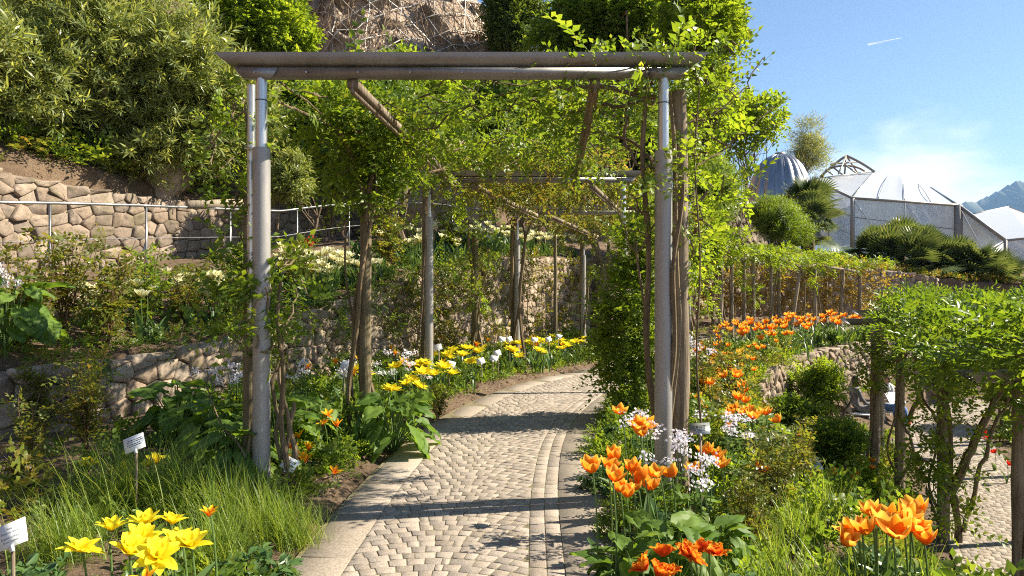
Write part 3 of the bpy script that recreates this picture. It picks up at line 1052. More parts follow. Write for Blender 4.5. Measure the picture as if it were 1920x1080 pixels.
# net: diamond wire mesh lying on the rock
net = G()
for fam in (1, -1):
    for k in np.arange(-1.6, 2.6, .1):
        t = np.linspace(0, 1, 26)
        u = k + fam * t * 1.1
        ok = (u > .02) & (u < .98)
        if ok.sum() < 3: continue
        i = np.clip((u[ok] * (nu - 1)).astype(int), 0, nu - 1); j = np.clip((t[ok] * (nv - 1)).astype(int), 0, nv - 1)
        net.tube(np.stack([X[i, j], Y[i, j] - .12, Z[i, j]], 1), .021, 3, False)
for k in np.linspace(.05, .95, 9):
    i = int(k * (nu - 1)); j = np.arange(0, nv, 2)
    net.tube(np.stack([X[i, j], Y[i, j] - .13, Z[i, j]], 1), .014, 3, False)
net.obj('rockfall_net', M_WIRE, None, label='diamond wire rockfall net hung over the brown rock face', cat='net')
dry = G()
for k in range(170):
    u0 = rngc.uniform(.05, .97); v0 = rngc.uniform(.35, 1); L = rngc.uniform(.15, .6)
    t = np.linspace(0, 1, 6)
    u = np.clip(u0 + rngc.normal() * .06 * t + .012 * np.sin(t * 9 + rngc.uniform(0, 6)), 0, 1); v = np.clip(v0 - L * t, 0, 1)
    i = (u * (nu - 1)).astype(int); j = (v * (nv - 1)).astype(int)
    dry.tube(np.stack([X[i, j] + rngc.normal(size=6) * .06, Y[i, j] - .2 - .3 * rngc.random() * np.sin(t * PI), Z[i, j]], 1), np.linspace(.016, .006, 6), 3, False)
dry.obj('dry_creeper', L_DRY, None, label='dry leafless creeper stems hanging over the netted rock', cat='creeper')

# boulders on the slope above the upper wall and by the tents
def boulder(name, c, size, seed, label, mat=None, group=None):
    r_ = np.random.default_rng(seed)
    nphi, nth = 12, 8
    ph = r_.uniform(0, 6, size=6)
    V = []
    for a in range(nth + 1):
        th = PI * a / nth
        for b in range(nphi):
            f = 2 * PI * b / nphi
            d = np.array([math.sin(th) * math.cos(f), math.sin(th) * math.sin(f), math.cos(th)])
            k = 1 + .18 * math.sin(3 * d[0] + ph[0]) * math.cos(2.5 * d[1] + ph[1]) + .12 * math.sin(5 * d[2] + ph[2] + 3 * d[0]) + .05 * math.sin(11 * d[1] + ph[3])
            d = np.sign(d) * np.abs(d) ** .62
            V.append(d * k)
    V = np.array(V) * np.array(size)
    F = [[a * nphi + b, a * nphi + (b + 1) % nphi, (a + 1) * nphi + (b + 1) % nphi, (a + 1) * nphi + b] for a in range(nth) for b in range(nphi)]
    g = G(); g.add(V, [np.array(F)[:, ::-1]])
    o = g.obj(name, mat or M_ROCK, None, True, label=label, cat='rock', group=group)
    o.location = c
    return o


for i, (px, py, D, sz, lab) in enumerate([
        (300, 285, 14.2, (.55, .5, .55), 'reddish boulder under the oleander above the upper wall'),
        (852, 368, 21, (1.3, .9, 1.6), 'large pale boulder seen below the second beam'),
        (765, 360, 19, (.9, .6, 1.0), 'grey boulder behind the railing, left of the second frame'),
        (1562, 452, 33, (1.0, .7, .35), 'flat grey boulder below the left corner of the plastic tent'),
        (1598, 474, 32, (.6, .5, .25), 'low grey boulder in front of the tent corner'),
        (1575, 905, 8.6, (.35, .25, .16), 'flat stone beside the lower pergola, behind the orange tulips'),
        (1545, 880, 9.2, (.30, .22, .14), 'flat stone at the edge of the right bed'),
        (1600, 935, 8.0, (.28, .24, .13), 'small flat stone near the clump of big orange tulips')]):
    p = P(px, py, D)
    p[2] = hz(p[0], p[1]) + sz[2] * .35
    boulder('rock', p, sz, 40 + i, lab)

# ------------------------------------------------------------------ greenhouses
m, N, nt, out = nmat('plastic_film')
tcd = N('ShaderNodeTexCoord')
n1 = N('ShaderNodeTexNoise', {'Vector': tcd.outputs['Object'], 'Scale': .8, 'Detail': 5})
mpf = N('ShaderNodeMapping', {'Vector': tcd.outputs['Object'], 'Scale': (6, 6, .5)})
n2 = N('ShaderNodeTexNoise', {'Vector': mpf.outputs[0], 'Scale': 2.0, 'Detail': 4})
bp = N('ShaderNodeBump', {'Height': n2.outputs['Fac'], 'Strength': .5, 'Distance': .15})
d = N('ShaderNodeBsdfPrincipled', {'Base Color': (.74, .75, .76, 1), 'Roughness': .3, 'Specular IOR Level': .6, 'Normal': bp.outputs[0]})
t = N('ShaderNodeBsdfTranslucent', {'Color': (.86, .87, .88, 1)})
tr = N('ShaderNodeBsdfTransparent', {'Color': (.92, .93, .94, 1)})
a1 = N('ShaderNodeMixShader', {0: .45, 1: d.outputs[0], 2: t.outputs[0]})
mk = N('ShaderNodeMapRange', {'Value': n1.outputs['Fac'], 'From Min': .3, 'From Max': .7, 'To Min': .12, 'To Max': .34})
a2 = N('ShaderNodeMixShader', {0: mk.outputs[0], 1: a1.outputs[0], 2: tr.outputs[0]})
nt.links.new(a2.outputs[0], out.inputs[0])
M_FILM = m
M_ROOFFILM = plain_mat('roof_film', (.42, .43, .44), .35, 0, .05, 1.5)


def film(name, pts, mat, parent, n=10, sag=.0, seed=0):
    """a stretched sheet between four corners, a little puckered, with thickness"""
    a, b, c, d = [np.asarray(q, float) for q in pts]
    u, v = np.meshgrid(np.linspace(0, 1, n), np.linspace(0, 1, n), indexing='ij')
    S = (a * (1 - u)[..., None] * (1 - v)[..., None] + b * u[..., None] * (1 - v)[..., None] + c * u[..., None] * v[..., None] + d * (1 - u)[..., None] * v[..., None])
    nn = norm(np.cross(b - a, d - a))
    r_ = np.random.default_rng(seed)
    S = S + (nn * (sag * np.sin(PI * u) * np.sin(PI * v) + .02 * np.sin(u * 17 + r_.uniform(0, 6)) * np.sin(PI * v))[..., None])
    V = S.reshape(-1, 3)
    i, j = np.meshgrid(np.arange(n - 1), np.arange(n - 1), indexing='ij'); i = i.ravel(); j = j.ravel()
    F = np.stack([i * n + j, (i + 1) * n + j, (i + 1) * n + j + 1, i * n + j + 1], 1)
    g = G(); g.add(V, [F])
    return g.obj(name, mat, parent, True)


tent = empty('plastic_tent', P(1690, 470, 38), label='large greenhouse tent of translucent plastic film on a steel frame', cat='greenhouse')
tent.location = (0, 0, 0)
A0, A1 = P(1597, 476, 36), P(1597, 372, 36)      # front left corner foot / eave
B0, B1 = P(1795, 520, 36), P(1795, 385, 36)      # front right corner
C0, C1 = P(1522, 440, 44), P(1524, 337, 44)      # rear left
E0, E1 = P(1883, 545, 34), P(1883, 451, 34)      # side wing at right
RG1 = P(1640, 322, 46); RG2 = P(1720, 342, 46)
mA = (A1 + B1) / 2; mA0 = (A0 + B0) / 2
film('wall_panel', (A0, mA0, mA, A1), M_FILM, tent, sag=-.1, seed=1)
film('wall_panel', (mA0, B0, B1, mA), M_FILM, tent, sag=-.1, seed=2)
mC = C1 * .55 + A1 * .45; mC0 = C0 * .55 + A0 * .45
film('wall_panel', (mC0, A0, A1, mC), M_FILM, tent, seed=3)
film('wall_panel', (C0, mC0, mC, C1), M_FILM, tent, seed=4)
film('wall_panel', (B0, E0, E1, B1), M_FILM, tent, sag=-.2, seed=5)
film('roof_panel', (A1, mA, P(1690, 328, 46), RG1), M_ROOFFILM, tent, sag=-.05, seed=6)
film('roof_panel', (mA, B1, P(1745, 352, 46), P(1690, 328, 46)), M_ROOFFILM, tent, sag=-.05, seed=7)
film('roof_panel', (A1, RG1, P(1560, 330, 46), C1), M_ROOFFILM, tent, seed=8)
film('roof_panel', (B1, E1, P(1800, 395, 46), P(1745, 352, 46)), M_ROOFFILM, tent, seed=9)
for (a, b, r) in ((A0, A1, .11), (B0, B1, .2), (C0, C1, .09), (A1, B1, .07), (C1, A1, .07), (B1, E1, .09), (E0, E1, .08), (mA0, mA, .04), (mC0, mC, .04),
                  (A1, mA0 * .9 + A0 * .1, .035), (mA, B0 * .7 + mA0 * .3, .035), (B1, E0, .035), (B0, mA, .03), (E1, B0, .03)):
    g = G(); g.tube([a + [0, -.08, 0], b + [0, -.08, 0]], r, 6); g.obj('frame_bar', M_FRAME if r > .05 else M_PVC, tent)
for k in (.25, .5, .75):
    a_, b_ = A1 * (1 - k) + B1 * k, RG1 * (1 - k) + P(1745, 352, 46) * k
    tq = np.linspace(0, 1, 8)[:, None]
    g = G(); g.tube(a_ * (1 - tq) + b_ * tq + np.array([0, 0, .07]) + np.array([0, 0, .12]) * np.sin(PI * tq), .025, 4); g.obj('roof_seam', M_LABELG, tent)
for k in (.33, .66):
    for a0_, a1_, b0_, b1_ in ((A0, A1, B0, B1), (C0, C1, A0, A1)):
        g = G(); g.tube([a0_ * (1 - k) + a1_ * k + [0, -.1, 0], b0_ * (1 - k) + b1_ * k + [0, -.1, 0]], .018, 4); g.obj('cable', M_LABELG, tent)
for a_, b_ in ((A1, RG1), (B1, P(1745, 352, 46)), (C1, RG1)):
    g = G(); g.tube([a_ + [0, 0, .05], b_ + [0, 0, .05]], .04, 5); g.obj('ridge_bar', M_LABELG, tent)
lat = empty('lattice_roof', label='bare steel roof lattice rising behind the plastic tent', cat='frame')
ap = P(1587, 292, 47)
cs = [P(1538, 332, 47), P(1640, 322, 45), P(1612, 330, 50), P(1572, 326, 44)]
for c_ in cs[:2]:
    mid = (ap + c_) / 2 + [0, 0, .15]
    tt = np.linspace(0, 1, 8)[:, None]
    g = G(); g.tube((1 - tt) ** 2 * ap + 2 * tt * (1 - tt) * mid + tt ** 2 * c_, .09, 5); g.obj('rafter', M_FRAME, lat)
for a, b in ((ap, P(1583, 330, 47)), (ap, cs[2]), (ap, cs[3]), (P(1560, 312, 47), P(1583, 330, 46)), (P(1583, 308, 46), P(1610, 328, 46)), (P(1557, 308, 46), P(1612, 303, 47)), (P(1548, 318, 46), P(1562, 328, 46))):
    g = G(); g.tube([a, b], .06, 5); g.obj('strut', M_FRAME, lat)
tt = np.linspace(0, PI, 12)
c0 = P(1585, 332, 47)
g = G(); g.tube(np.c_[c0[0] - 1.55 * np.cos(tt), np.full(12, c0[1]), c0[2] + .8 * np.sin(tt)], .08, 5); g.obj('arch', M_FRAME, lat)

tent2 = empty('far_tent', label='second plastic tent with a low pitched roof at the right edge', cat='greenhouse')
a, b, c_ = P(1822, 402, 50), P(1890, 388, 54), P(1990, 430, 52)
e = P(1884, 451, 40); f = P(1990, 440, 40)
film('roof_panel', (a, e, f * .5 + e * .5, b), M_ROOFFILM, tent2, seed=11)
film('roof_panel', (b, f * .5 + e * .5, f, c_), M_ROOFFILM, tent2, seed=12)
film('wall_panel', (e + [0, 0, -4], f + [0, 0, -4], f, e), M_FILM, tent2, sag=-.2, seed=13)
for a_, b_ in ((e, f), (a, b), (b, c_), (e + [0, 0, -4], e), (e, f + [-2, 0, -4])):
    g = G(); g.tube([a_, b_], .07, 5); g.obj('frame_bar', M_FRAME, tent2)

# ribbed metal dome
dome = empty('dome', tuple(P(1462, 460, 40)), label='ribbed silver metal dome on the hillside beside the tent', cat='dome')
nl = 18
ph = np.linspace(0, PI / 2, 13)
RX, HZ = 2.1, 5.3
prof_r = RX * np.cos(ph) ** .75; prof_z = HZ * (np.sin(ph) ** 1.15)
for k in range(nl):
    a0, a1 = 2 * PI * k / nl, 2 * PI * (k + 1) / nl
    g = G(); V = []
    for r_, z_ in zip(prof_r, prof_z):
        for s_ in np.linspace(0, 1, 5):
            a_ = a0 + (a1 - a0) * s_
            rr = r_ * (1 + .055 * math.sin(PI * s_))
            V.append([rr * math.cos(a_), rr * math.sin(a_), z_ + .02 * math.sin(PI * s_)])
    i, j = np.meshgrid(np.arange(12), np.arange(4), indexing='ij'); i = i.ravel(); j = j.ravel()
    g.add(V, [np.stack([i * 5 + j, i * 5 + j + 1, (i + 1) * 5 + j + 1, (i + 1) * 5 + j], 1)])
    g.obj('panel', M_DOME, dome, True)
    g = G(); g.tube(np.c_[prof_r * 1.005 * math.cos(a0), prof_r * 1.005 * math.sin(a0), prof_z], .035, 5); g.obj('rib', M_RAIL, dome, True)
g = G(); g.tube([[0, 0, HZ - .05], [0, 0, HZ + .12]], .28, 10); g.obj('cap', M_FRAME, dome)
# terrace wall and rail in front of the dome
tw = Curve([tuple(P(1300, 420, 34)[:2]), tuple(P(1360, 420, 34)[:2]), tuple(P(1405, 420, 35)[:2]), tuple(P(1440, 420, 37)[:2])])
stone_wall('terrace_wall', 'short stretch of pale stone wall below the silver dome', tw, 0, lambda s: np.full(np.shape(s), 3.2), lambda s: np.full(np.shape(s), 5.8), 0.05, tw.L - .05, .5, .35, M_STONE2, -1, 60, 4)
g = G(); g.tube([P(1335, 383, 32), P(1428, 381, 33)], .045, 6)
o = g.obj('terrace_rail', M_RAIL, None, label='white handrail in front of the pale wall below the dome', cat='rail')

# ------------------------------------------------------------------ mountains, haze, contrail
m, N, nt, out = nmat('mountain_forest')
gp = N('ShaderNodeNewGeometry')
n1 = N('ShaderNodeTexNoise', {'Vector': gp.outputs['Position'], 'Scale': .004, 'Detail': 8})
cc = ramp(N, n1.outputs['Fac'], [(.35, (.035, .055, .03)), (.6, (.09, .10, .06)), (.75, (.16, .14, .11))])
bs = N('ShaderNodeBsdfPrincipled', {'Base Color': cc, 'Roughness': .95})
nt.links.new(bs.outputs[0], out.inputs[0])
M_MOUNT = m


def mountain(name, label, ridge, depth, seed):
    """ridge: (px, py, D) along the skyline"""
    r_ = np.random.default_rng(seed)
    rp = np.array([P(*q) for q in ridge])
    t = np.linspace(0, len(rp) - 1, 70)
    R_ = np.stack([np.interp(t, np.arange(len(rp)), rp[:, k]) for k in range(3)], 1)
    R_[:, 2] += 9 * np.sin(t * 9) + 6 * np.sin(t * 23 + 1)
    rows = []
    for k in range(14):
        f = k / 13
        w = 1 - f
        q = R_.copy()
        q[:, 1] = R_[:, 1] - depth * f
        q[:, 0] = R_[:, 0] * (q[:, 1] / R_[:, 1]) ** .5
        spur = np.sin(t * 4 + 3 * np.sin(t)) * .12 + np.sin(t * 11 + f * 3) * .05
        q[:, 2] = -10 + (R_[:, 2] + 10) * (w ** 1.15) * (1 + spur * math.sin(PI * f))
        rows.append(q)
    bk = R_.copy(); bk[:, 1] += depth; bk[:, 2] = -10
    rows.insert(0, bk)
    V = np.concatenate(rows); n = len(t); m_ = len(rows)
    i, j = np.meshgrid(np.arange(m_ - 1), np.arange(n - 1), indexing='ij'); i = i.ravel(); j = j.ravel()
    g = G(); g.add(V, [np.stack([i * n + j, (i + 1) * n + j, (i + 1) * n + j + 1, i * n + j + 1], 1)])
    g.obj(name, M_MOUNT, None, True, label=label, kind='structure')


mountain('mountain', 'blue hazy mountain rising at the right edge', [(1560, 480, 4200), (1700, 440, 4200), (1800, 384, 4200), (1850, 372, 4200), (1880, 356, 4200), (1905, 342, 4200), (1940, 334, 4300), (2050, 330, 4400), (2300, 350, 4500)], 1500, 1)
mountain('mountain', 'far blue ridge showing just above the tent roof', [(1400, 470, 5200), (1560, 400, 5200), (1690, 332, 5200), (1720, 345, 5200), (1760, 368, 5200), (1830, 420, 5200), (1960, 470, 5200)], 1500, 2)
m, N, nt, out = nmat('haze_air')
vol = N('ShaderNodeVolumePrincipled', {'Color': (.36, .62, 1, 1), 'Density': 1.0e-4, 'Anisotropy': .0})
nt.links.new(vol.outputs[0], out.inputs['Volume'])
M_HAZE = m
g = G(); g.box((1500, 3600, 330), (11800, 8800, 690))
HAZE = g.obj('haze', M_HAZE, None, label='thin blue haze in the valley air', kind='stuff')
m, N, nt, out = nmat('vapour')
tb = N('ShaderNodeBsdfDiffuse', {'Color': (.9, .9, .9, 1)}); tr = N('ShaderNodeBsdfTransparent')
mx = N('ShaderNodeMixShader', {0: .6, 1: tb.outputs[0], 2: tr.outputs[0]})
nt.links.new(mx.outputs[0], out.inputs[0])
g = G(); g.tube([P(1628, 83, 9000), P(1655, 78, 9000), P(1690, 71, 9000)], [14, 9, 3], 6)
g.obj('contrail', m, None, label='thin white vapour trail high in the blue sky', cat='contrail')

# ------------------------------------------------------------------ foliage building blocks
def leaf5(w=.5, fold=.10, droop=.15):
    V = np.array([[0, 0, 0], [-w / 2, .45, fold], [w / 2, .45, fold], [0, .5, 0], [0, 1, -droop]])
    return V, [np.array([[0, 2, 3], [0, 3, 1], [1, 3, 4], [3, 2, 4]])]


def leaf4(w=.5, fold=.08, droop=.12):
    V = np.array([[0, 0, 0], [w / 2, .45, fold], [0, 1, -droop], [-w / 2, .45, fold]])
    return V, [np.array([[0, 1, 2], [0, 2, 3]])]


def leaf_long(w=.12, droop=.2):
    V = np.array([[0, 0, 0], [w / 2, .4, .02], [w / 2 * .8, .7, -droop * .4], [0, 1, -droop], [-w / 2 * .8, .7, -droop * .4], [-w / 2, .4, .02]])
    return V, [np.array([[0, 1, 5]]), np.array([[5, 1, 2, 4]]), np.array([[4, 2, 3]])]


def sprig(seed, n, leaf, ll, spread=55, tip=True, curve=.25, whorl=False, up=.35, stem=0, jit=.25, taper=.25):
    """a twig of unit length along Y carrying n leaves of length ll"""
    r_ = np.random.default_rng(seed)
    g = G()
    t = np.linspace(.12, .95, n)
    pos = np.c_[.05 * np.sin(t * 4 + seed), t, -curve * t ** 2 + r_.normal(size=n) * .02]
    if whorl:
        az = np.arange(n) * 2.399 + r_.uniform(0, 6)
        side = np.c_[np.cos(az), np.zeros(n), np.sin(az)]
    else:
        sg = np.where(np.arange(n) % 2 == 0, 1, -1)
        side = np.c_[sg, np.zeros(n), np.full(n, up) * r_.uniform(0, 1.4, n)]
    side = norm(side)
    sp = np.radians(spread + r_.normal(size=n) * 10)[:, None]
    d = side * np.sin(sp) + np.array([0, 1, 0]) * np.cos(sp) + r_.normal(size=(n, 3)) * jit * .5
    if tip: d[-1] = [0, 1, -.2]
    upv = np.tile([0, 0, 1.0], (n, 1)) + r_.normal(size=(n, 3)) * jit
    if whorl: upv = np.cross(d, np.cross([0, 1, 0], d)) + r_.normal(size=(n, 3)) * jit
    sz = ll * (1 - taper * np.abs(t - .5) * 2) * r_.uniform(.8, 1.15, n)
    g.scat(leaf, pos, basis(d, upv, sz))
    if stem:
        tt = np.linspace(0, 1, 4)
        g.tube(np.c_[.05 * np.sin(tt * 4 + seed), tt, -curve * tt ** 2], np.linspace(stem, stem * .5, 4), 3, False)
    return g.tpl()


S_BROAD = [sprig(k, 7, leaf5(.62, .08, .18), .42, 60) for k in range(4)]
S_BROADF = [sprig(k, 8, leaf4(.62), .42, 60) for k in range(4)]
S_PINN = [sprig(k, 11, leaf4(.38), .34, 65, curve=.5, up=.15, jit=.15) for k in range(4)]
S_OLE = [sprig(k, 13, leaf_long(.15, .12), .62, 38, whorl=True, curve=.1, jit=.15, taper=.1) for k in range(4)]
S_NEEDLE = [sprig(k, 16, leaf4(.10, .0, .05), .40, 55, whorl=True, curve=.2, jit=.2) for k in range(3)]
S_ROSE = [sprig(k, 7, leaf5(.60, .1, .15), .36, 65, stem=.012, curve=.15) for k in range(4)]
S_SMALL = [sprig(k, 9, leaf4(.6), .30, 60, jit=.4) for k in range(4)]
S_ROS = [sprig(k, 9, leaf5(.5, .08, .3), .75, 50, whorl=True, curve=0, jit=.2) for k in range(4)]


def scaled(t, k): return (t[0] * k, t[1], t[2])


S_SHOOT = [scaled(sprig(30 + k, 15, leaf5(.55, .08, .2), .15, 60, stem=.006, curve=.45, jit=.3), 3.0) for k in range(3)]
S_BROADV = S_BROAD * 5 + S_SHOOT
S_BROADFV = S_BROADF * 5 + S_SHOOT


def ell_points(n, c, r, rng, shell=.55):
    u = rdir(n, rng)
    k = rng.random(n) ** (1 / 3 * (1 - shell) + .12)
    return np.asarray(c) + u * k[:, None] * np.asarray(r), u


def foliage(g, clumps, tpls, n, size, rng, outward=.7, up=.35, jit=.7, shell=.55):
    """n twigs of the given size spread over ellipsoid clumps"""
    vol = np.array([np.prod(np.asarray(r)) ** (2 / 3) for c, r in clumps])
    cnt = np.maximum(1, (n * vol / vol.sum()).astype(int))
    for (c, r), k in zip(clumps, cnt):
        p, u = ell_points(k, c, r, rng, shell)
        d = u * outward + rng.normal(size=(k, 3)) * jit * .6 + [0, 0, up]
        nrm_ = np.array([0, 0, .9]) + u * .4 + rng.normal(size=(k, 3)) * .45
        sz = size * rng.uniform(.5, 1.5, k)
        which = rng.integers(0, len(tpls), k)
        for w in range(len(tpls)):
            mk = which == w
            if mk.any(): g.scat(tpls[w], p[mk], basis(d[mk], nrm_[mk], sz[mk]))


def sub_clumps(c, r, k, rng, f=(.2, .42)):
    """uneven clumps making up a crown"""
    c = np.asarray(c, float); r = np.asarray(r, float)
    out = []
    for i in range(k):
        u = rdir(1, rng)[0]
        q = rng.uniform(*f)
        rr = rng.uniform(.2, 1.02 - q)
        out.append((c + u * r * rr, r * q * rng.uniform(.8, 1.2, 3)))
    return out


def limb(g, a, b, r0, r1, rng, wob=.06, n=7, sag=0):
    a = np.asarray(a, float); b = np.asarray(b, float)
    t = np.linspace(0, 1, n)[:, None]
    L = np.linalg.norm(b - a)
    w = rng.normal(size=(n, 3)) * wob * L * np.sin(PI * t)
    pts = a + (b - a) * t + w
    pts[:, 2] += (sag * L * np.sin(PI * t))[:, 0]
    g.tube(pts, np.linspace(r0, r1, n), 6)
    return pts


def tree(name, label, base, clumps, tpls, n, size, mat, r0, seed, cat='tree', group=None, bark=None, trunk_top=None, stems=1, leafname='crown', zbase=None, **kw):
    rng = np.random.default_rng(seed)
    bx, by = base
    bz = hz(bx, by) if zbase is None else zbase
    root = empty(name, (bx, by, bz), label=label, cat=cat, group=group)
    g = G()
    o_ = np.array([bx, by, bz])
    mean = np.mean([c for c, r in clumps], axis=0)
    for s in range(stems):
        off = rng.normal(size=3) * [.25, .25, 0] * (stems > 1)
        top = np.array(trunk_top if trunk_top is not None else (mean * .75 + o_ * .25 + [0, 0, 0])) + off * 2
        tp = limb(g, o_ + off - [0, 0, .2], top, r0, r0 * .6, rng, .04, 8)
        for i, (c, r) in enumerate(clumps):
            if i % stems != s: continue
            st = tp[rng.integers(3, 8)]
            lp = limb(g, st, c, r0 * .45, r0 * .08, rng, .08, 7, .06)
            for q in range(3):
                limb(g, lp[rng.integers(2, 6)], np.asarray(c) + rdir(1, rng)[0] * np.asarray(r) * .95, r0 * .14, r0 * .03, rng, .08, 5)
    for k in range(len(g.V)): g.V[k] = g.V[k] - o_
    g.obj('trunk', bark or M_BARK, root, True)
    g = G()
    foliage(g, clumps, tpls, n, size, rng, **kw)
    for k in range(len(g.V)): g.V[k] = g.V[k] - o_
    g.obj(leafname, mat, root)
    return root


def auto_tree(name, label, px, py, D, rpx, tpls, n, size, mat, r0, seed, k=9, basepx=None, baseD=None, depth=None, **kw):
    """crown round a spot of the place; radii given as bearings"""
    c = P(px, py, D)
    r = np.array([rpx[0] / 1280 * D, depth or (rpx[0] + rpx[1]) / 2 / 1280 * D, rpx[1] / 1280 * D])
    rng = np.random.default_rng(seed + 500)
    cl = sub_clumps(c, r, int(k * 1.5), rng)
    bp_ = (basepx if basepx is not None else px)
    b = P(bp_, 500, baseD or D)
    return tree(name, label, (b[0], b[1]), cl, tpls, n, size, mat, r0, seed, **kw)


# ------------------------------------------------------------------ trees and shrubs of the hillside
GH = 'trees on the hillside'
auto_tree('tree', 'broad bright green tree above the right end of front beam', 1150, 45, 21, (165, 110), S_BROADF, 6500, .34, L_TREE, .16, 1, k=15, basepx=1120, baseD=21.5, group=GH)
auto_tree('tree', 'bright leafy tree at top right against the blue sky', 1310, 40, 17, (80, 115), S_BROADF, 4200, .28, L_YEL, .12, 2, k=11, basepx=1260, baseD=17.5, group=GH)
auto_tree('evergreen_tree', 'dark evergreen tree between the netted rock and the broad tree', 960, 40, 24, (80, 110), S_SMALL, 4800, .34, L_DARK, .16, 3, k=11, basepx=955, baseD=25, group=GH)
auto_tree('evergreen_tree', 'olive brown conifer behind the right posts', 1325, 215, 27, (48, 80), S_NEEDLE, 4200, .5, leaf_mat('leaf_olive', (.09, .085, .035), (.14, .13, .055), (.18, .16, .08)), .12, 4, k=8, group=GH)
auto_tree('tree', 'young tree with open branches left of the silver dome', 1405, 232, 24, (78, 72), S_BROADF, 620, .36, L_YEL, .07, 5, k=10, basepx=1375, baseD=24.5, group=GH)
auto_tree('tree', 'feathery pale tree behind the silver dome', 1510, 275, 44, (40, 55), S_NEEDLE, 520, .8, leaf_mat('leaf_feather', (.13, .16, .06), (.20, .23, .09), (.25, .26, .12)), .09, 6, k=8, basepx=1480, baseD=44, group=GH)
auto_tree('conifer_shrub', 'soft green conifer shrub left of the silver dome', 1340, 345, 22, (58, 85), S_NEEDLE, 6500, .34, L_TREE, .08, 7, k=12, cat='shrub', group=GH)
auto_tree('tree', 'light green tree on the slope behind front left post', 565, 225, 17.5, (105, 110), S_BROADF, 5200, .28, L_TREE, .08, 8, k=13, basepx=590, baseD=18, group=GH, stems=2)
auto_tree('tree', 'yellow green tree seen through the front frame', 760, 190, 17, (130, 95), S_BROADF, 5200, .28, L_YEL, .1, 9, k=13, baseD=17.5, group=GH, stems=2)
auto_tree('tree', 'sunlit bright tree above the left end of front beam', 490, 50, 17, (130, 85), S_BROADF, 5600, .26, L_YEL, .1, 10, k=14, baseD=17.5, group=GH, stems=2)
auto_tree('tree', 'shaded green tree seen through the roof of the pergola', 985, 225, 21, (150, 90), S_BROADF, 5200, .32, L_TREE, .12, 11, k=13, baseD=21.5, group=GH)
auto_tree('tree', 'mid green tree right of the front frame on the slope', 1195, 245, 23, (110, 110), S_BROADF, 4200, .32, L_DARK, .12, 12, k=10, baseD=23.5, group=GH)
auto_tree('shrub', 'low green shrub filling the slope above the railing', 660, 330, 17, (110, 60), S_SMALL, 3600, .25, L_BED, .04, 13, k=10, cat='shrub', group='shrubs on the slope', stems=3)
auto_tree('shrub', 'dense shrub on the slope above the far terrace', 1010, 360, 24, (150, 70), S_SMALL, 3600, .32, L_BED, .05, 14, k=10, cat='shrub', group='shrubs on the slope', stems=3)
auto_tree('shrub', 'yellow green shrub right of the pergola, beside the far vine posts', 1325, 450, 19, (36, 85), S_BROADF, 2200, .22, L_YEL, .05, 15, k=10, cat='shrub', group='shrubs on the slope', stems=2)
# oleanders
GO = 'oleanders above the upper wall'
auto_tree('oleander', 'tall oleander at the left edge with dark trunks', 55, 125, 12.6, (195, 215), S_OLE, 6400, .27, L_OLE, .07, 21, k=18, basepx=130, baseD=13.2, cat='shrub', group=GO, stems=3, shell=.35)
auto_tree('oleander', 'widest oleander, silvery green, between left edge and front post', 270, 150, 13.6, (195, 195), S_OLE, 7600, .27, L_OLE, .07, 22, k=20, basepx=240, baseD=14.6, cat='shrub', group=GO, stems=3, shell=.35)
auto_tree('oleander', 'smaller oleander just left of the front left post', 420, 215, 14.6, (110, 140), S_OLE, 4600, .26, L_OLE, .05, 23, k=13, basepx=390, baseD=16, cat='shrub', group=GO, stems=2, shell=.35)
auto_tree('oleander', 'low grey green shrub behind the front left post', 545, 350, 14.5, (50, 55), S_OLE, 1100, .2, L_OLE, .03, 24, k=6, cat='shrub', group=GO, stems=2)
auto_tree('oleander', 'young oleander with few upright shoots at the left edge', 20, 265, 12.2, (60, 50), S_OLE, 300, .28, L_OLE, .03, 25, k=5, cat='shrub', group=GO, stems=2)
# shrubs by the dome, the bank and the seats
auto_tree('shrub', 'feathery round shrub in front of the silver dome', 1460, 412, 29, (60, 52), S_NEEDLE, 4800, .42, L_TREE, .06, 31, k=12, cat='shrub', group='shrubs by the greenhouses', stems=3)
auto_tree('shrub', 'pale green shrub beside the two seated people', 1538, 722, 14.3, (52, 56), S_SMALL, 1500, .18, L_YEL, .03, 32, k=10, cat='shrub', group='shrubs on the bank', stems=3)
auto_tree('shrub', 'dark shrub at the foot of the curved wall', 1480, 775, 12.3, (60, 36), S_BROADF, 700, .16, L_BED, .03, 33, k=8, cat='shrub', group='shrubs on the bank', stems=3)
auto_tree('shrub', 'leafy shrub on the bank left of the lower pergola posts', 1560, 840, 9.6, (75, 45), S_BROADF, 1500, .15, L_BED, .025, 34, k=9, cat='shrub', group='shrubs on the bank', stems=3)
auto_tree('shrub', 'loose shrub beyond the lower path under the leaf roof', 1760, 690, 20, (90, 50), S_BROADF, 2600, .22, L_BED, .04, 35, k=9, cat='shrub', group='shrubs on the bank', stems=3, zbase=ZL)
auto_tree('shrub', 'green shrub at the right edge beyond the lower path', 1900, 720, 16, (60, 60), S_BROADF, 1800, .2, L_BED, .04, 36, k=8, cat='shrub', group='shrubs on the bank', stems=2, zbase=ZL)
# ------------------------------------------------------------------ climbing plants
def vine_stem(g, x, y, z0, z1, r, turns, rad_, rng, ph=0, n=26, top=None):
    t = np.linspace(0, 1, n)
    a = ph + turns * 2 * PI * t
    k = rad_ * (1 + .3 * np.sin(t * 7 + ph))
    pts = np.c_[x + k * np.cos(a) + .02 * np.sin(t * 13 + ph), y + k * np.sin(a) * .8, z0 + (z1 - z0) * t]
    g.tube(pts, np.linspace(r, r * .55, n) * (1 + .1 * np.sin(t * 30)), 7)
    return pts[-1]


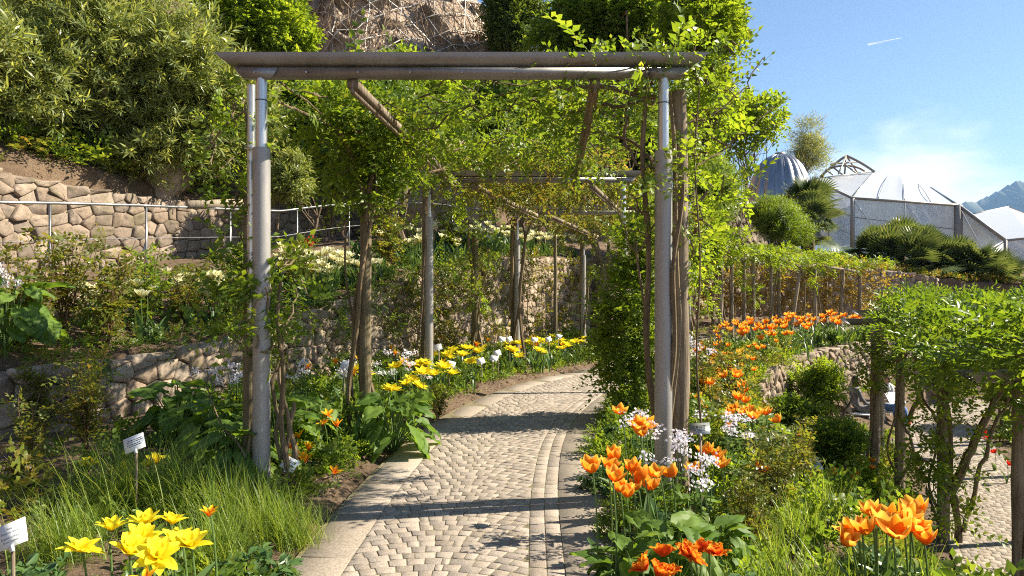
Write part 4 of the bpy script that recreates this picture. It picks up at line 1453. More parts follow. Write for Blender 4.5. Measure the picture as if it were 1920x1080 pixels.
def climber(name, label, stems, clumps, tpls, n, size, mat, seed, branches=(), group='climbing plants on the pergola', up=.1, flowers=None, bark=M_VINEBARK, **kw):
    rng = np.random.default_rng(seed)
    x0, y0 = stems[0][0], stems[0][1]
    z0 = hz(x0, y0)
    o_ = np.array([x0, y0, z0])
    root = empty(name, tuple(o_), label=label, cat='climber', group=group)
    for (x, y, zt, r, turns, rr, ph) in stems:
        g = G()
        vine_stem(g, x, y, hz(x, y) - .1, zt, r, turns * .55, rr, rng, ph)
        g.V[0] = g.V[0] - o_
        g.obj('stem', bark, root, True)
    for br in branches:
        pts = catmull(np.array(br[0]), 6)
        pts = pts + rng.normal(size=pts.shape) * .012
        g = G(); g.tube(pts - o_, np.linspace(br[1], br[1] * .45, len(pts)), 6)
        g.obj('branch', bark, root, True)
    g = G()
    for (c, r) in clumps:
        for q in range(3):
            a = np.asarray(c) + rdir(1, rng)[0] * np.asarray(r) * .9; b = np.asarray(c) + rdir(1, rng)[0] * np.asarray(r) * .9
            limb(g, a - o_, b - o_, .009, .005, rng, .1, 5)
    g.obj('twigs', bark, root, True, kind='stuff')
    g = G()
    foliage(g, clumps, tpls, n, size, rng, up=up, **kw)
    for k in range(len(g.V)): g.V[k] = g.V[k] - o_
    g.obj('foliage', mat, root)
    return root


def roof_clumps(f0, f1, k, rng, zoff=0., zr=.16, x0=0., x1=1., t0=0., t1=1.):
    """flat clumps over the bay between two frames"""
    out = []
    for i in range(k):
        t = rng.uniform(t0, t1); u = rng.uniform(x0, x1)
        D = f0[0] + (f1[0] - f0[0]) * t
        xl = f0[1] + (f1[1] - f0[1]) * t; xr = f0[2] + (f1[2] - f0[2]) * t
        z = f0[3] + (f1[3] - f0[3]) * t - .10 + zoff
        out.append((np.array([xl - .2 + (xr - xl + .4) * u, D, z + rng.normal() * .06]), np.array([rng.uniform(.3, .6), rng.uniform(.35, .7), zr * rng.uniform(.6, 1.6)])))
    return out


rv = np.random.default_rng(77)
# left of the path, thick twisted trunks
cl = [(P(690, 235, 6.7), (.42, .4, .34)), (P(640, 290, 6.6), (.3, .3, .3)), (P(725, 300, 6.8), (.32, .3, .3)), (P(670, 350, 6.7), (.30, .25, .26)), (P(610, 215, 6.6), (.3, .4, .2)), (P(735, 225, 7.2), (.4, .5, .2)), (P(715, 372, 6.7), (.14, .14, .12))]
climber('climbing_rose', 'dense climbing rose with twisted trunks on the post left of the path', [(-1.42, 6.62, 3.0, .036, 2.0, .09, 0), (-1.47, 6.62, 2.9, .028, 1.4, .11, 2.2), (-1.55, 6.6, 2.2, .016, .5, .07, 1)],
        cl, S_BROADV, 1050, .15, L_VINE, 5, branches=[([(-1.4, 6.7, 2.2), P(740, 390, 7.0), P(800, 330, 7.6), P(860, 300, 8.4)], .025), ([(-1.45, 6.65, 2.5), P(640, 250, 6.4), P(580, 215, 6.0), P(520, 190, 5.6)], .02)])
# front left post
cl = [(P(460, 520, 5.0), (.16, .14, .16)), (P(500, 560, 4.9), (.13, .12, .12)), (P(455, 620, 4.9), (.2, .15, .18)), (P(415, 580, 5.2), (.22, .2, .14)), (P(505, 640, 4.9), (.10, .1, .12)), (P(440, 455, 5.1), (.14, .12, .2)),
      (P(430, 290, 5.2), (.22, .2, .3)), (P(455, 230, 5.1), (.08, .1, .22)), (P(450, 380, 5.2), (.10, .1, .22)), (P(525, 500, 5.1), (.14, .12, .1)), (P(545, 560, 5.3), (.2, .2, .2))]
climber('climbing_rose', 'thin climbing rose with fresh leaves on the front left post', [(-1.70, 4.92, 1.6, .024, .4, .05, 0), (-1.62, 4.98, 1.3, .02, .3, .06, 2), (-1.90, 5.0, 2.9, .016, 1.4, .09, 4), (-1.62, 5.0, .7, .03, .2, .04, 1)],
        cl, S_ROSE, 330, .17, L_VINE, 6, branches=[([P(533, 940, 5), P(515, 760, 5), P(530, 640, 5), P(560, 540, 5.2)], .016), ([P(460, 860, 4.9), P(400, 760, 5), P(385, 690, 5.1)], .008)])
# roof over the first bay
cl = roof_clumps(FR[0], FR[1], 34, rv, .08, .15, t0=.14, t1=.86) + roof_clumps(FR[0], FR[1], 10, rv, .10, .16, x0=.6, x1=1.05, t0=-.02, t1=.3)
br = [([P(1230, 182, 5.2), P(1100, 160, 5.6), P(1000, 170, 5.9), P(890, 185, 6.3)], .022), ([P(1225, 190, 5.4), P(1120, 200, 6.0), P(1010, 225, 6.8)], .02),
      ([P(1230, 150, 5.1), P(1180, 190, 5.3), P(1185, 300, 5.1), P(1235, 318, 5.0)], .018), ([P(760, 290, 8), P(860, 280, 8.6), P(960, 262, 9), P(1080, 275, 9.4)], .03), ([P(640, 200, 6.6), P(760, 180, 7.4), P(900, 200, 8.2)], .018),
      ([P(1240, 330, 5.0), P(1200, 280, 5.6), P(1120, 250, 7), P(1000, 262, 9)], .02)]
climber('climbing_rose', 'leafy climber roofing the front bay of the pergola', [(1.03, 5.08, 3.05, .03, 1.2, .05, 0), (1.185, 5.02, 3.0, .026, 1.8, .035, 2.5)], cl, S_BROADV, 1650, .15, L_VINE, 7, branches=br, outward=.4, jit=1.0)
# front right post: shoots and tufts
cl = [(P(1270, 110, 5.0), (.2, .18, .14)), (P(1325, 150, 5.2), (.18, .16, .14)), (P(1225, 140, 4.95), (.08, .1, .12)), (P(1360, 110, 5.3), (.16, .16, .14)), (P(1255, 330, 4.95), (.10, .1, .12)), (P(1195, 380, 5.1), (.12, .1, .14)), (P(1185, 450, 5.3), (.12, .12, .14)),
      (P(1320, 250, 5.6), (.22, .25, .3)), (P(1350, 330, 5.9), (.25, .25, .3)), (P(1315, 400, 5.4), (.14, .2, .3)), (P(1285, 300, 4.95), (.12, .1, .14)), (P(1340, 200, 5.4), (.2, .2, .2)), (P(1300, 470, 5.1), (.08, .1, .2))]
climber('climbing_rose', 'bright climbing shoots spilling from the front right posts', [(1.17, 4.93, 2.3, .026, 1.5, .035, 1), (1.34, 5.0, 3.0, .009, .2, .03, 0), (1.00, 5.12, 1.9, .015, 1.2, .06, 5)],
        cl, S_ROSE, 470, .155, L_YEL, 8, branches=[([P(1290, 230, 5.2), P(1340, 215, 5.3), P(1400, 160, 5.4), P(1425, 110, 5.5)], .009), ([P(1295, 320, 5.2), P(1370, 270, 5.4), P(1450, 200, 5.6)], .009), ([P(1240, 400, 5), P(1190, 470, 5.1), P(1160, 390, 5.2)], .009)])
# bush on the right hand post
cl = [(P(1195, 470, 7.8), (.22, .22, .25)), (P(1185, 560, 7.8), (.30, .3, .35)), (P(1215, 520, 8), (.25, .3, .3)), (P(1175, 640, 7.8), (.28, .28, .35)), (P(1215, 650, 7.9), (.26, .3, .35)), (P(1190, 720, 7.9), (.22, .25, .28)), (P(1160, 600, 7.9), (.2, .2, .25)), (P(1225, 420, 7.9), (.22, .25, .3)), (P(1150, 680, 8.2), (.2, .2, .2))]
climber('climbing_rose', 'dense leafy climbing bush standing right of the path', [(1.50, 8.2, 2.3, .05, .6, .08, 0), (1.62, 8.1, 2.0, .035, .9, .1, 2)], cl, S_BROADV, 2300, .13, L_VINE, 9)
# second bay, bronze young leaves
rv = np.random.default_rng(78)
cl = roof_clumps(FR[1], FR[2], 22, rv, .08, .12, t0=.1, t1=.85)
climber('climbing_vine', 'bronze leaved vine roofing the second bay', [(.04, 13.4, 2.9, .04, 1.6, .08, 0), (.14, 13.35, 2.8, .03, 1.6, .09, 2)], cl, S_BROADFV, 1050, .15, L_ROSE, 10, outward=.4, jit=1.0,
        branches=[([P(985, 700, 13.2), P(975, 560, 13.2), P(985, 450, 13.3), P(1005, 395, 13.3)], .04), ([P(975, 410, 13.3), P(955, 420, 13.2), P(948, 385, 13.1)], .02), ([P(810, 640, 10.2), P(800, 480, 10.2), P(815, 330, 10.2)], .03)])
rv = np.random.default_rng(79)
cl = roof_clumps(FR[2], FR[3], 20, rv, .08, .13, t0=.1, t1=.85)
climber('climbing_vine', 'yellowish vine roofing the third bay', [(1.80, 17.4, 2.8, .035, 1.6, .08, 0), (1.92, 17.35, 2.7, .03, 1.4, .09, 2)], cl, S_BROADFV, 800, .16, L_ROSE, 11, outward=.4, jit=1.0)
rv = np.random.default_rng(80)
f5 = (21.5, 4.6, 7.2, 2.9)
cl = roof_clumps(FR[3], f5, 22, rv, .0, .16) + [(P(1310, 480, 16.8), (.4, .5, .6)), (P(1320, 560, 16.8), (.35, .4, .6)), (P(1300, 420, 16.5), (.4, .5, .5)), (P(1285, 540, 14), (.2, .3, .5))]
climber('climbing_vine', 'fresh green vine on the right side of the rear frames', [(4.5, 17.3, 2.8, .05, 1.0, .1, 0), (2.9, 13.5, 2.8, .04, 1.4, .12, 2)], cl, S_BROADFV, 1100, .17, L_YEL, 12, outward=.4, jit=1.0)
# a drift of bronze leaves and pinkish bloom over the second beam
cl = [(P(x, y, D), (.5, .4, .08)) for x, y, D in ((900, 306, 10.2), (980, 304, 10.2), (1060, 302, 10.2), (1120, 304, 10.2), (850, 306, 10.3), (1010, 282, 9.4), (1090, 280, 9.4))]
climber('climbing_vine', 'reddish vine massed along the second beam', [(-1.30, 10.2, 3.0, .022, 1.6, .06, 0), (-1.34, 10.15, 2.9, .018, 1.6, .06, 2)], cl, S_BROADFV, 480, .13, leaf_mat('leaf_bronze_green', (.11, .095, .028), (.20, .19, .035), (.27, .19, .06), trans=.5), 13, outward=.5, jit=1.0)
cl = [(P(x, y, D), (.22, .25, .28)) for x, y, D in ((880, 400, 12.4), (905, 470, 12.4), (890, 560, 12.3), (870, 500, 12.4), (925, 420, 12.6), (850, 430, 11.6), (760, 440, 10.5), (905, 350, 12.2), (830, 380, 11), (1100, 450, 17), (1050, 440, 16.8), (1115, 520, 17.1))]
climber('climbing_vine', 'sparse green vine on the stout post between the frames', [(-.68, 12.5, 2.6, .04, 1.0, .1, 0), (-.6, 12.5, 2.2, .02, 1.4, .12, 2)], cl, S_BROADFV, 330, .15, L_YEL, 14, outward=.5, jit=1.0)
# far vine posts
cl = []
rv = np.random.default_rng(81)
for (x, y, z) in fp:
    for q in range(3):
        cl.append((np.array([x + rv.normal() * .5, y + rv.normal() * .4, z + .02 + rv.normal() * .16]), np.array([.5, .45, .14]) * rv.uniform(.6, 1.35)))
    if rv.random() < .4: cl.append((np.array([x + rv.normal() * .15, y, z - rv.uniform(.5, 1.2)]), np.array([.2, .2, .35])))
climber('far_vine', 'yellow green vine draped over the distant pergola posts', [(fp[i][0], fp[i][1] - .1, fp[i][2], .03, 1.0, .1, i) for i in range(8)], cl, S_BROADF, 2600, .15, L_YEL, 15, outward=.5, jit=1.0, group='climbing plants on the far pergola')
cl = [(P(x, 520, 23.5) * [1, 1, 0] + [0, 0, 1.4], (.5, .3, .8)) for x in range(1330, 1660, 26)]
climber('wall_vine', 'bronze wall climber spread over the far stone wall', [(6.4, 24.2, 2.3, .02, .3, .1, 0), (9.4, 25.2, 2.3, .02, .3, .1, 0)], cl, S_BROADFV, 1300, .2, L_RED, 16, group='climbing plants on the walls')
cl = []
for u in np.arange(13, 23, .42):
    p_, t_ = WALL1.at(u)
    n_ = np.array([t_[1], -t_[0]])
    zt1 = float(WALL1.ex(u, 1))
    for q in range(2):
        cl.append((np.array([*(p_ + n_ * .14), rv.uniform(.1, zt1)]), np.array([.28, .10, .35])))
climber('wall_vine', 'patchy green climber on the long wall behind the rear posts', [(-1.4, 13.2, 1.5, .014, .3, .1, 0), (.3, 16.8, 1.9, .014, .3, .1, 0)], cl, S_BROADFV, 1500, .15, L_ROSE, 17, group='climbing plants on the walls')
# trailing greenery along the top of the low wall
cl = []
rv = np.random.default_rng(82)
for u in np.arange(7.0, 17, .28):
    p_, t_ = WALL1.at(u)
    n_ = np.array([t_[1], -t_[0]])
    dens = .35 + .65 * sstep(8.5, 9.8, u)
    if rv.random() < dens:
        cl.append((np.array([*(p_ + n_ * rv.uniform(-.35, .12)), float(WALL1.ex(u, 1)) + rv.uniform(-.18, .12)]), np.array([.26, .22, .12])))
    if rv.random() < .4 and u > 9:
        cl.append((np.array([*(p_ + n_ * .12), float(WALL1.ex(u, 1)) - rv.uniform(.2, .7)]), np.array([.22, .10, .25])))
climber('trailing_plant', 'trailing green plant spilling over the top of the low wall', [(-3.9, 7.9, 1.1, .012, .3, .1, 0), (-3.0, 10.4, 1.4, .012, .3, .1, 0)], cl, S_BROADV, 1500, .12, L_BED, 18, group='climbing plants on the walls')
# lower pergola leaf roof
rv = np.random.default_rng(83)
cl = []
for i in range(95):
    D = rv.uniform(5.2, 15.5)
    ls, ld = LOWER.near(np.array([0]), np.array([D]))
    lc = np.interp(D, LOWER.c[:, 1], LOWER.c[:, 0])
    cl.append((np.array([lc + rv.uniform(-1.25, 1.6), D, 1.0 + rv.normal() * .10 + .04 * (9 - D) * 0]), np.array([.45, .5, .15])))
for i in range(7):
    D = rv.uniform(5.2, 9.5)
    lc = np.interp(D, LOWER.c[:, 1], LOWER.c[:, 0])
    cl.append((np.array([lc + rv.uniform(-1.0, 1.5), D, .62 + rv.normal() * .1]), np.array([.35, .4, .28])))
br = []
a = np.array(lpw[1])
br.append(([(a[0] + .05, a[1] - .1, -1.2), (a[0] + .35, a[1] - .1, -.5), (a[0] + .75, a[1], .1), (a[0] + 1.2, a[1] + .1, .6)], .06))
br.append(([(a[0] + .2, a[1] - .1, -1.7), (a[0] + .5, a[1] - .1, -.7), (a[0] + .85, a[1], 0), (a[0] + 1.4, a[1] + .1, .55)], .03))
br.append(([(a[0] - .1, a[1] - .1, -.3), (a[0] - .4, a[1] - .1, .2), (a[0] - .5, a[1], .6)], .02))
b = np.array(lpw[2])
br.append(([(b[0] - .15, b[1] - .1, -1.8), (b[0] + .15, b[1] - .1, -1.1), (b[0] - .1, b[1] - .1, -.4), (b[0] + .1, b[1], .4)], .025))
br.append(([(b[0] + .1, b[1] - .1, -.6), (b[0] + .28, b[1] - .1, .0), (b[0] + .2, b[1], .5)], .035))
climber('wisteria', 'thick green leaf roof of the lower pergola at right', [(a[0] + .06, a[1] - .08, .6, .05, .8, .08, 0), (lpw[2][0], lpw[2][1] - .02, .5, .025, 1.2, .07, 1), (lpw[3][0] - .05, lpw[3][1] - .02, .6, .03, 1.0, .08, 2), (lpw[0][0], lpw[0][1], .5, .04, 1, .1, 3)],
        cl, S_PINN, 7800, .26, leaf_mat('leaf_wisteria', (.06, .12, .012), (.11, .185, .018), (.20, .27, .03)), 19, branches=br, outward=.5, up=.25, group='climbing plants on the lower pergola')
cl = [(P(x, y, D), (.22, .22, .22)) for x, y, D in ((1640, 700, 11.2), (1660, 660, 11.2), (1700, 690, 11.2), (1630, 660, 11), (1735, 860, 8.9), (1740, 800, 8.9), (1725, 900, 8.9), (1790, 960, 8.6), (1800, 780, 9), (1780, 700, 8.9), (1850, 690, 9), (1790, 880, 9))]
climber('wisteria', 'young leafy shoots at the feet of the lower pergola posts', [(a[0] - .08, a[1] - .05, .3, .02, 1.8, .1, 0), (b[0] - .1, b[1] - .05, .3, .02, 1.8, .1, 0)], cl, S_BROADV, 520, .17, L_VINE, 20, group='climbing plants on the lower pergola')


# ------------------------------------------------------------------ fan palms by the tents
def fan_palm_meshes():
    rng = np.random.default_rng(9)
    blade = leaf_long(.11, .12)
    fan = G()
    az = np.linspace(-1.75, 1.75, 19)
    d = np.c_[np.sin(az), np.cos(az), np.full(19, -.05)]
    fan.scat(blade, np.tile([0, .75, 0], (19, 1)), basis(d, np.tile([0, 0, 1.], (19, 1)), np.full(19, .62)))
    fan.tube([[0, 0, 0], [0, .4, .02], [0, .76, 0.0]], [.02, .014, .01], 4, False)
    ft = fan.tpl()
    g = G()
    n = 34
    el = np.radians(rng.uniform(-35, 85, n)); a = rng.uniform(0, 2 * PI, n)
    d = np.c_[np.cos(a) * np.cos(el), np.sin(a) * np.cos(el), np.sin(el)]
    g.scat(ft, np.tile([0, 0, 1.0], (n, 1)), basis(d, np.tile([0, 0, 1.], (n, 1)) + rng.normal(size=(n, 3)) * .2 + d * .2, rng.uniform(.75, 1.0, n)))
    tr = G(); tr.tube([[0, 0, -.4], [.02, 0, .5], [0, 0, 1.05]], [.17, .15, .12], 9)
    return tr.mesh('trunk', M_BARK, True), g.mesh('fronds', L_PALM)


PT, PF = fan_palm_meshes()
pal = [(1640, 478, 30), (1690, 470, 30), (1732, 478, 29), (1760, 500, 28.5), (1715, 500, 28.2), (1795, 505, 28.5), (1832, 522, 28), (1870, 528, 28), (1665, 490, 29), (1520, 425, 31), (1512, 392, 32)]
labs = ['leftmost fan palm in the row below the plastic tent', 'fan palm second in the row below the tent', 'fan palm in the middle of the row below the tent', 'fan palm standing right of the middle in the row below the tent',
        'lower fan palm in front of the middle of the row', 'fan palm third from the right end of the row', 'fan palm second from the right end of the row', 'rightmost fan palm of the row below the tents', 'small fan palm between the two leftmost of the row',
        'fan palm hanging over the slope right of the feathery shrub', 'spiky palm behind the feathery shrub, against the dome']
for (px, py, D), lb in zip(pal, labs):
    p = P(px, py + 8, D)
    s_ = 1.15 + .3 * RNG.random()
    e_ = empty('fan_palm', (p[0], p[1], p[2] - .95 * s_), RNG.uniform(0, 6), label=lb, cat='palm', group='fan palms by the greenhouses')
    e_.scale = (s_, s_, s_)
    link('trunk', PT, e_); link('fronds', PF, e_)

# ------------------------------------------------------------------ bed covering
def cover(name, label, pts, tpls, size, mat, seed, up=.8, jit=.6, lift=0.02, kind='stuff'):
    rng = np.random.default_rng(seed)
    n = len(pts)
    z = height(pts[:, 0], pts[:, 1])
    p = np.c_[pts[:, :2], z + lift + rng.random(n) * size * .25]
    d = rng.normal(size=(n, 3)) * jit * [1, 1, .4] + [0, 0, up]
    nm = rng.normal(size=(n, 3)) * .5 + [0, 0, .7]
    s = size * rng.uniform(.6, 1.4, n)
    w = rng.integers(0, len(tpls), n)
    g = G()
    for k in range(len(tpls)):
        mk = w == k
        g.scat(tpls[k], p[mk], basis(d[mk], nm[mk], s[mk]))
    return g.obj(name, mat, None, label=label, kind=kind)


def strip(curve, s0, s1, d0, d1, n, rng, patch=None, bias=1.0):
    s = rng.uniform(s0, s1, n); d = d0 + (d1 - d0) * rng.random(n) ** bias
    p, t = curve.at(s)
    q = p + np.stack([-t[:, 1], t[:, 0]], 1) * d[:, None]
    if patch:
        v = np.sin(q[:, 0] * 2.3 + patch) * np.sin(q[:, 1] * 1.9 - patch) + .5 * np.sin(q[:, 0] * 5.1 + q[:, 1] * 4.3 + patch)
        q = q[v > rng.uniform(-1.0, .55, len(q))]
    return q


rg = np.random.default_rng(90)
q = strip(PATH, 6, 24, 1.15, 3.5, 4200, rg, 1.0)
q = q[WALL1.near(q[:, 0], q[:, 1])[1] < -.12]
cover('ground_cover', 'low leafy ground cover in the bed left of the path', q, S_BROADF, .13, L_BED, 1)
q = strip(PATH, 6, 30, 1.05, 1.6, 1200, rg, 2.0)
cover('ground_cover', 'small yellow green leaves along the left path edge', q, S_SMALL, .10, L_YEL, 2)
q = strip(WALL1, 5.5, 24, .25, 2.0, 3600, rg, 3.0)
cover('ground_cover', 'green ground cover on the raised bed behind the low wall', q, S_BROADF, .09, L_BED, 3)
q = strip(WALL1, 6, 24, 5.3, 9.5, 3200, rg, 4.0)
cover('undergrowth', 'scattered dry undergrowth on the slope above the upper wall', q, S_SMALL, .16, L_ROSE, 4)
q = strip(WALL1, 6, 24, 5.2, 10, 5200, rg, 6.0)
cover('leaf_litter', 'dry brown leaf litter on the slope above the upper wall', q, S_SMALL, .14, L_DRY, 5, up=.1, jit=1.0)
q = strip(PATH, 5, 24, -3.4, -1.0, 6200, rg, 5.0)
cover('ground_cover', 'dense leafy ground cover in the bed right of the path', q, S_BROADF, .13, L_BED, 6)
q = strip(PATH, 5, 20, -3.6, -1.2, 2400, rg, 7.0)
cover('ground_cover', 'yellowish young foliage among the right bed plants', q, S_SMALL, .13, L_YEL, 7)
q = strip(RWALL, .5, 16, -2.4, -.15, 4200, rg, 8.0)
q = q[(LOWER.near(q[:, 0], q[:, 1])[1] > 1.1) & ~((q[:, 0] > 7.2) & (q[:, 0] < 10) & (q[:, 1] > 14.8) & (q[:, 1] < 17))]
cover('ground_cover', 'green planting on the bank above the lower path', q, S_BROADF, .15, L_BED, 8)
q = strip(RWALL, .5, 17, .1, 2.2, 3400, rg, 9.0)
q = q[PATH.near(q[:, 0], q[:, 1])[1] < -1.0]
cover('ground_cover', 'leafy green bed of the far orange tulips', q, S_BROADF, .17, L_BED, 9)
q = strip(LOWER, 7, 22, -2.6, -1.0, 2600, rg, 10.0)
cover('ground_cover', 'green bed along the far side of the lower path', q, S_BROADF, .16, L_BED, 10)
q = strip(LOWER, 8, 15, 1.0, 2.3, 1800, rg, 2.0)
q = q[PATH.near(q[:, 0], q[:, 1])[1] < -2.4]
cover('ground_cover', 'low plants along the near side of the lower path', q, S_BROADF, .13, L_BED, 11)
q = strip(WALL1, 27, 44, .1, 9, 9000, rg)
cover('slope_grass', 'sunlit grass on the slope below the silver dome', q, S_NEEDLE, .22, L_YEL, 12, up=1.0, jit=.4)
q = strip(WALL1, 29, 44, .1, 2.5, 1600, rg)
cover('undergrowth', 'reddish low plants along the top of the far wall', q, S_SMALL, .25, L_RED, 13)

# leaf crumbs on the soil beside the path
q = np.concatenate([strip(PATH, 6, 22, .92, 1.5, 1500, rg), strip(PATH, 5, 20, -1.3, -.95, 500, rg)])
cover('leaf_litter', 'crumbs of bark and dry leaves along the path edges', q, [leaf4(.6)], .045, L_DRY, 14, up=.05, jit=1.0, lift=.015)


# ------------------------------------------------------------------ tufts, mounds, bushes: one of each kind, then copies
def blade_strip(n, L, w, az, lean0, lean1, rng):
    pass


def grass_mesh(name, n, L, w, R, seed, mat, lean=(.15, 1.35)):
    rng = np.random.default_rng(seed)
    k = 6
    t = np.linspace(0, 1, k)
    az = rng.uniform(0, 2 * PI, n); l0 = rng.uniform(0, .35, n); l1 = rng.uniform(lean[0], lean[1], n); LL = L * rng.uniform(.55, 1.15, n)
    ang = l0[:, None] + (l1 - l0)[:, None] * t[None]
    dr = np.sin(ang) * (LL / (k - 1))[:, None]; dz = np.cos(ang) * (LL / (k - 1))[:, None]
    r = np.cumsum(dr, 1) - dr[:, :1]; z = np.cumsum(dz, 1) - dz[:, :1]
    b = rng.normal(size=(n, 2)) * R * .45
    cx = np.cos(az)[:, None]; sy = np.sin(az)[:, None]
    C = np.stack([b[:, :1] + r * cx, b[:, 1:] + r * sy, z], -1)
    ww = w * (1 - t ** 2 * .95)[None] * rng.uniform(.7, 1.2, n)[:, None]
    sd = np.stack([-sy * ww, cx * ww, 0 * ww], -1)
    V = np.stack([C - sd, C + sd], 2).reshape(n, -1, 3)
    j = np.arange(k - 1) * 2
    f = np.stack([j, j + 1, j + 3, j + 2], 1)
    F = (f[None] + (np.arange(n) * k * 2)[:, None, None]).reshape(-1, 4)
    g = G(); g.add(V.reshape(-1, 3), [F])
    return g.mesh(name, mat)


GRASS = [grass_mesh('grass_blades', 520, .50, .003, .28, s, L_GRASS, (.3, 1.7)) for s in (1, 2)]
GRASSF = [grass_mesh('grass_blades', 170, .42, .004, .22, s, L_GRASS) for s in (3, 4)]


def put(name, me, x, y, s=1.0, rot=None, dz=0, **tags):
    o = link(name, me, None, (x, y, hz(x, y) + dz), (0, 0, RNG.uniform(0, 6.28) if rot is None else rot), (s, s, s), **tags)
    return o


GG = 'ornamental grass tufts'
for i, (px, py, D, s, lb) in enumerate([
        (215, 900, 4.4, 1.05, 'largest grass tuft left of the second plant label'), (325, 900, 4.5, 1.0, 'grass tuft around the stake of the second plant label'),
        (430, 900, 4.4, .95, 'grass tuft right of the second label, before the broad leaves'), (500, 960, 4.2, .75, 'low grass tuft at the foot of the front left post'),
        (550, 985, 4.15, .62, 'small grass tuft at the path edge by the front left post'), (120, 940, 3.7, .8, 'grass tuft behind the leftmost plant label'),
        (400, 960, 3.8, .8, 'grass tuft behind the striped tulip in the left bed')]):
    p = ground_pt(px, py, D)
    put('grass_tuft', GRASS[i % 2], p[0], p[1], s, label=lb, cat='grass', group=GG)
for i, (px, D, s) in enumerate([(1230, 2.7, .8), (1290, 2.75, .9), (1370, 2.9, .9), (1420, 3.0, .85), (1470, 3.2, .9), (1540, 3.3, .7), (1480, 2.75, .8), (1440, 3.8, .8), (1500, 4.2, .8), (1400, 4.4, .7), (1350, 3.3, .7),
                                (1560, 4.6, .8), (1470, 5.0, .8), (1610, 3.3, .8), (1690, 3.4, .8), (1560, 2.8, .8), (1640, 2.75, .7), (1420, 5.6, .8)]):
    p = P(px, 900, D)
    put('grass_tuft', GRASSF[i % 2], p[0], p[1], s, label='fine grass tuft among the flowers of the right bed', cat='grass', group='grass tufts in the right bed')


def mound_mesh(seed, tpls, n, size, R, H):
    rng = np.random.default_rng(seed)
    u = rdir(n, rng); u[:, 2] = np.abs(u[:, 2])
    k = rng.random(n)[:, None] ** .5
    p = u * k * [R, R, H]
    d = u * [1, 1, .7] + rng.normal(size=(n, 3)) * .35 + [0, 0, .35]
    nm = rng.normal(size=(n, 3)) * .4 + [0, 0, 1]
    g = G()
    w = rng.integers(0, len(tpls), n); s = size * rng.uniform(.6, 1.35, n)
    for j in range(len(tpls)):
        mk = w == j
        g.scat(tpls[j], p[mk], basis(d[mk], nm[mk], s[mk]))
    return g


MOUND = [mound_mesh(1, S_BROAD, 90, .16, .26, .30).mesh('mound', L_BED), mound_mesh(2, S_SMALL, 120, .15, .28, .26).mesh('mound', L_YEL), mound_mesh(3, S_ROS, 60, .13, .25, .22).mesh('mound', L_TULIP),
         mound_mesh(4, S_BROAD, 70, .15, .3, .36).mesh('mound', L_ROSE), mound_mesh(5, S_BROAD, 90, .18, .26, .42).mesh('mound', L_VINE)]
rg = np.random.default_rng(91)


def scatter_mounds(pts, kinds, smin, smax, label, group):
    for (x, y) in pts:
        k = kinds[rg.integers(0, len(kinds))]
        look = ('mid green', 'yellow green', 'grey green', 'bronze tinted', 'tall fresh green')[k]
        zone = 'near' if y < 6 else ('middle' if y < 11 else 'far')
        put('leafy_bush', MOUND[k], x, y, rg.uniform(smin, smax), label='%s %s, %s part' % (look, label, zone), cat='plant', group='%s %s, %s part' % (look, group, zone))


def thin(q, dmin):
    keep = []
    for p in q:
        if all((p[0] - a[0]) ** 2 + (p[1] - a[1]) ** 2 > dmin ** 2 for a in keep): keep.append(p)
    return keep


q = strip(PATH, 8.6, 22, 1.5, 3.2, 200, rg)
q = q[WALL1.near(q[:, 0], q[:, 1])[1] < -.4]
scatter_mounds(thin(q, .42), [0, 0, 4, 1], .6, 1.15, 'leafy perennial in the bed between path and long wall', 'perennials in the left bed')
q = strip(PATH, 5.5, 16, -3.3, -1.25, 200, rg)
scatter_mounds(thin(q, .40), [0, 1, 2, 3, 1], .6, 1.1, 'leafy perennial in the bed right of the path', 'perennials in the right bed')
q = strip(PATH, 16, 24, -2.6, -1.2, 80, rg)
scatter_mounds(thin(q, .5), [0, 1, 3], .7, 1.2, 'leafy perennial near the far bend of the path', 'perennials at the bend')
q = strip(WALL1, 7, 22, .3, .9, 60, rg)
scatter_mounds(thin(q, .8), [0, 4, 3], .4, .7, 'leafy perennial on the raised bed behind the low wall', 'perennials on the raised bed')
q = strip(RWALL, 1, 15, -2.2, -.3, 120, rg)
q = q[(LOWER.near(q[:, 0], q[:, 1])[1] > 1.2) & ~((q[:, 0] > 7.0) & (q[:, 0] < 10.2) & (q[:, 1] > 14.5) & (q[:, 1] < 17.2))]
scatter_mounds(thin(q, .5), [0, 1, 3, 4], .7, 1.2, 'leafy perennial on the bank above the lower path', 'perennials on the bank')
q = strip(LOWER, 8, 20, -2.2, -1.15, 80, rg)
scatter_mounds(thin(q, .55), [0, 1, 4], .7, 1.2, 'leafy perennial beyond the lower path', 'perennials beyond the lower path')
for px, py, D, s, k, lb in [(60, 1060, 2.75, .75, 2, 'grey green rosette plant under the leftmost plant label'), (150, 1070, 2.7, .8, 2, 'grey green rosette plant below the leftmost yellow tulip'), (240, 1075, 2.75, .8, 2, 'rosette plant under the middle of the yellow tulips'),
                            (330, 1060, 2.85, .8, 2, 'rosette plant right of the yellow tulips'), (430, 1020, 3.1, .7, 2, 'rosette plant beside the path at the lower left'), (560, 920, 5.0, .6, 0, 'leafy plant under the third plant label'), (40, 900, 4.2, .9, 3, 'yellowing shrub at the left edge before the wall'),
                            (620, 880, 5.6, .7, 0, 'leafy plant at the path edge left of the vine trunks'), (660, 840, 6.1, .6, 1, 'pale green plant at the foot of the vine trunks')]:
    p = ground_pt(px, py, D)
    put('leafy_bush', MOUND[k], p[0], p[1], s, label=lb, cat='plant')


